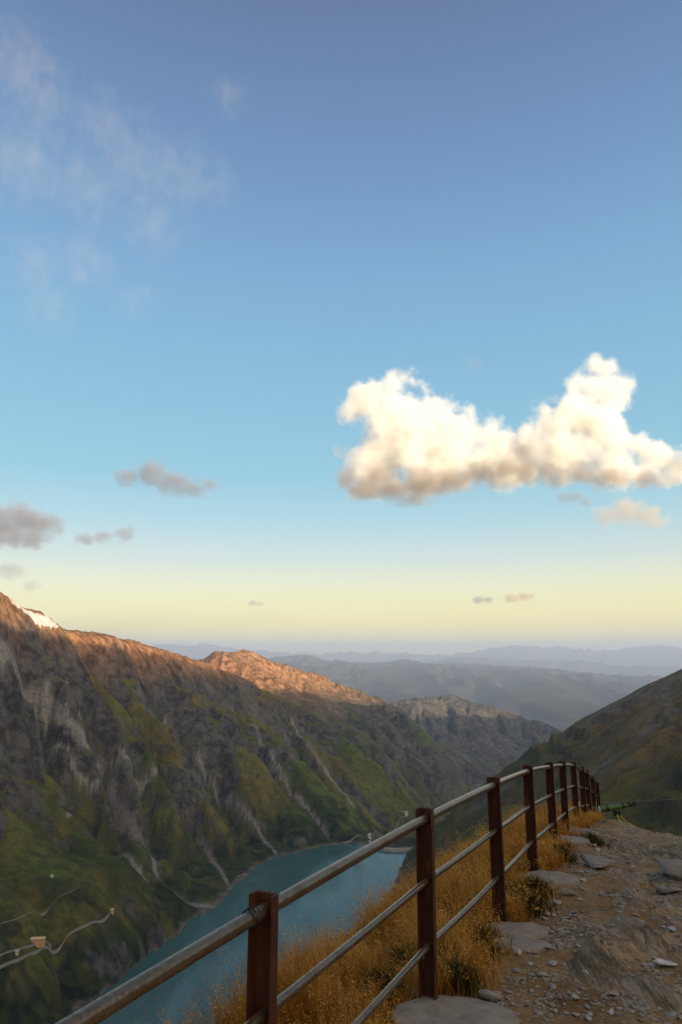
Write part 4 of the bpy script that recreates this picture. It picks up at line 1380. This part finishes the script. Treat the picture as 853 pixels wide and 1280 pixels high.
# ---- haze: one closed box of even air
HZ = dict(x=(-38000, 38000), y=(-2600, 62000), z=(-1420, 700))
bm = bmesh.new()
add_box(bm, [(HZ[k][0] + HZ[k][1]) / 2 for k in 'xyz'], [HZ[k][1] - HZ[k][0] for k in 'xyz'])
m_hz = bpy.data.materials.new('haze_air'); m_hz.use_nodes = True
t = NT(m_hz.node_tree); t.n.remove(t.n['Principled BSDF'])
pv = t.new('ShaderNodeVolumePrincipled')
pv.inputs['Color'].default_value = rgb(*HAZE_COL); pv.inputs['Density'].default_value = HAZE_D; pv.inputs['Anisotropy'].default_value = .0
t.l.new(pv.outputs[0], t.n['Material Output'].inputs['Volume'])
try: m_hz.cycles.homogeneous_volume = True
except Exception: pass
hz = bm_obj('haze', bm, m_hz)
tag(hz, 'pale blue evening haze filling the valleys', kind='stuff')

# ------------------------------------------------------------------ clouds
def cloud(label, Y, blobs, dens, nscale, amp, seed, group=None, thr=.25, gain=4.0, col=(.98, .98, .98), aniso=0.0, name='cloud', vox=None, detail=7, noise_stretch=(1, 1, 1), step=.25, smx=.12):
    """blobs: (px, py, radius px, [squash z, depth offset in radii]); real size from the distance Y"""
    S = []
    for bl in blobs:
        px, py, rp = bl[:3]; sq = bl[3] if len(bl) > 3 else 1.; dep = bl[4] if len(bl) > 4 else 0.
        u, f, z = ray(px, py)
        rad = rp / F * Y / f * 1.0
        yy = Y + dep * rad
        c_ = Vector(W(px, py, yy))
        S.append((c_, rad, sq))
    o0 = sum((s[0] for s in S), Vector()) / len(S)
    R0 = max(s[1] for s in S)
    bm = bmesh.new()
    for c_, rad, sq in S:
        M = Matrix.Translation(c_ - o0) @ Matrix.Diagonal((rad * 1.0, rad * 1.0, rad * sq * 1.0, 1))
        bmesh.ops.create_icosphere(bm, subdivisions=3, radius=1, matrix=M)
    me = bpy.data.meshes.new(name); bm.to_mesh(me); bm.free()
    o = bpy.data.objects.new(name, me); COL.objects.link(o)
    o.location = o0
    md = o.modifiers.new('union', 'REMESH'); md.mode = 'VOXEL'; md.voxel_size = vox or R0 / 9
    dg = bpy.context.evaluated_depsgraph_get()
    me2 = bpy.data.meshes.new_from_object(o.evaluated_get(dg)); o.modifiers.clear(); o.data = me2; me2.name = name
    m = bpy.data.materials.new('cloud_vapour'); m.use_nodes = True
    t = NT(m.node_tree); t.n.remove(t.n['Principled BSDF'])
    p = t.obj()
    # ragged coordinates
    wv = t.new('ShaderNodeVectorMath', operation='MULTIPLY_ADD')
    t.l.new(t.noise(p, nscale * .7 / R0, 3, .6, 0, 'Color'), wv.inputs[0]); wv.inputs[1].default_value = (R0 * .5,) * 3; t.l.new(p, wv.inputs[2])
    sb = t.new('ShaderNodeVectorMath', operation='SUBTRACT'); t.l.new(wv.outputs[0], sb.inputs[0]); sb.inputs[1].default_value = (R0 * .25,) * 3
    q = sb.outputs[0]
    acc = None
    for c_, rad, sq in S:
        l_ = c_ - o0
        if abs(sq - 1) > .01:
            v1 = t.new('ShaderNodeVectorMath', operation='SUBTRACT'); t.l.new(q, v1.inputs[0]); v1.inputs[1].default_value = l_
            v2 = t.new('ShaderNodeVectorMath', operation='MULTIPLY'); t.l.new(v1.outputs[0], v2.inputs[0]); v2.inputs[1].default_value = (1, 1, 1 / sq)
            v3 = t.new('ShaderNodeVectorMath', operation='LENGTH'); t.l.new(v2.outputs[0], v3.inputs[0]); dd = v3.outputs['Value']
        else:
            v1 = t.new('ShaderNodeVectorMath', operation='DISTANCE'); t.l.new(q, v1.inputs[0]); v1.inputs[1].default_value = l_; dd = v1.outputs['Value']
        f = t.math('MULTIPLY_ADD', dd, -1 / rad, 1.0)
        acc = f if acc is None else t.math('SMOOTH_MAX', acc, f, smx)
    n = t.noise(t.scale(p, noise_stretch), nscale / R0, detail, .62)
    fld = t.math('MULTIPLY_ADD', t.math('SUBTRACT', n, .5), amp, acc)
    d = t.math('MULTIPLY', t.math('SUBTRACT', fld, thr), gain, clamp=True)
    d = t.math('MULTIPLY', d, dens)
    t_step = step
    pv = t.new('ShaderNodeVolumePrincipled'); pv.inputs['Color'].default_value = rgb(*col); pv.inputs['Anisotropy'].default_value = aniso
    t.l.new(d, pv.inputs['Density']); t.l.new(pv.outputs[0], t.n['Material Output'].inputs['Volume'])
    m.cycles.volume_step_rate = t_step
    me2.materials.clear(); me2.materials.append(m)
    return tag(o, label, 'cloud', group)


BIG = [(440, 508, 30), (462, 500, 38), (428, 512, 24), (495, 510, 62), (530, 522, 60), (492, 560, 84), (545, 562, 74), (470, 590, 70, .7), (535, 592, 74, .6), (580, 542, 44), (612, 538, 34), (625, 556, 38), (598, 575, 52, .8),
       (640, 588, 50, .7), (668, 560, 48), (688, 530, 46), (712, 512, 50), (735, 490, 44), (750, 464, 30), (768, 492, 40), (742, 530, 66), (700, 568, 70, .8), (765, 566, 54), (760, 592, 60, .5), (803, 562, 30), (818, 572, 36), (845, 588, 48, .8), (880, 585, 50, .8)]
cloud('towering pale yellow cumulus cloud with two heads in the right of the sky', 7000, BIG, .0095, 2.3, 2.0, 1, thr=.39, gain=2.2, step=.10, detail=9, smx=.22)
SHADE_BASE = [(432, 600, 24, .8), (455, 612, 34, .6), (490, 612, 42, .55), (530, 606, 44, .6), (565, 600, 40, .6), (600, 590, 40, .6), (632, 585, 38, .7), (655, 588, 36, .7), (690, 592, 36, .6), (725, 590, 34, .6), (520, 622, 34, .45), (470, 596, 36, .7), (650, 565, 26, 1.), (770, 596, 30, .6), (810, 600, 30, .6)]
cloud('brown grey ragged cloud added as the shaded base of the two headed cumulus', 6350, SHADE_BASE, .0065, 2.4, 1.7, 14, thr=.26, gain=1.8, col=(.50, .45, .42), step=.12, detail=9, smx=.25)  # shade under the cumulus, made as a separate cloud of darker vapour
DK_SHADE = (.44, .43, .50)  # greyed vapour: the small clouds' shade is put into their colour
cloud('grey mauve ragged cloud at the left edge of the sky', 8000, [(-10, 655, 44, .8), (25, 648, 38, .8), (50, 655, 34, .75), (38, 670, 36, .6), (68, 655, 20, .7), (5, 668, 36, .6)], .0042, 2.6, 1.7, 2, thr=.22, gain=2.5, col=DK_SHADE)
cloud('thin grey ragged cloud drifting in the middle left of the sky', 8000, [(160, 597, 26, .6), (190, 592, 34, .7), (215, 604, 34, .6), (240, 612, 28, .6), (262, 606, 18, .7)], .0038, 2.6, 1.9, 3, thr=.24, gain=2.5, col=DK_SHADE)
cloud('small lens of grey cloud right of the left edge cloud', 9000, [(108, 674, 20, .5), (128, 671, 18, .6), (157, 667, 18, .8)], .0038, 2.2, 1.7, 4, thr=.22, gain=2.5, col=DK_SHADE)
cloud('faint low grey wisp of cloud above the left peak', 9000, [(15, 714, 26, .6), (40, 732, 18, .6)], .0016, 2.2, 1.3, 5, thr=.22, gain=2.5, col=DK_SHADE)
cloud('soft lit cloud low at the right of the sky under the cumulus', 9000, [(760, 645, 28, .7), (785, 638, 34, .75), (810, 645, 30, .7), (825, 652, 20, .7)], .0028, 2.4, 1.5, 6, thr=.26, gain=2.2, col=(.80, .70, .60))
cloud('tiny dark puff of cloud just under the cumulus', 9000, [(706, 622, 15, .7), (720, 621, 16, .6), (733, 628, 14, .6)], .0036, 2.0, 1.1, 7, thr=.22, gain=2.5, col=DK_SHADE)
cloud('small grey puff low on the horizon, left one of a pair', 15500, [(598, 750, 12, .6), (610, 750, 11, .55)], .0040, 1.8, .9, 8, thr=.2, gain=2.5, col=DK_SHADE)
cloud('small cream puff low on the horizon, right one of a pair', 15500, [(640, 748, 14, .6), (656, 746, 14, .6), (665, 745, 9, .6)], .0040, 1.8, .9, 9, thr=.2, gain=2.5, col=(.74, .62, .48))
cloud('tiny grey speck of cloud low in the middle of the sky', 15500, [(316, 754, 11, .5), (325, 755, 8, .5)], .0026, 1.6, 1.0, 10, thr=.2, gain=2.5, col=DK_SHADE)
cloud('tiny faint cloud speck high in the middle of the sky', 8000, [(593, 455, 15, 1.0)], .0010, 1.6, 1.0, 11, thr=.2, gain=2.5, col=DK_SHADE)
WISP = [(15, 75, 90), (55, 120, 80), (30, 200, 100), (130, 150, 70), (170, 200, 90), (110, 230, 90), (230, 215, 80), (270, 230, 55), (40, 330, 70), (110, 330, 75), (60, 385, 70), (170, 375, 50), (285, 120, 45), (190, 280, 80)]
cloud('broad faint cirrus veil in the upper left of the sky', 9000, [(a_, b_, c_ * .95, 1, 0) for a_, b_, c_ in WISP], 0.00019, 5.5, 2.6, 12, thr=.42, gain=1.2, col=(.9, .85, .8), name='cirrus_cloud', detail=8, noise_stretch=(1, 1, .7))

# ------------------------------------------------------------------ render settings
SC.view_settings.view_transform = 'Standard'; SC.view_settings.look = 'None'
SC.view_settings.exposure = EXPOSURE; SC.view_settings.gamma = 1.0; SC.view_settings.use_curve_mapping = False
cy = SC.cycles
cy.max_bounces = 8; cy.diffuse_bounces = 2; cy.glossy_bounces = 2; cy.transmission_bounces = 2; cy.transparent_max_bounces = 8; cy.volume_bounces = 4
cy.volume_step_rate = 1.0; cy.volume_max_steps = 256
cy.use_denoising = True
try:
    cy.denoiser = 'OPENIMAGEDENOISE'; cy.denoising_input_passes = 'RGB_ALBEDO_NORMAL'; cy.denoising_prefilter = 'ACCURATE'
except Exception: pass
cy.use_adaptive_sampling = True; cy.adaptive_threshold = .006
cy.sample_clamp_indirect = 4.0
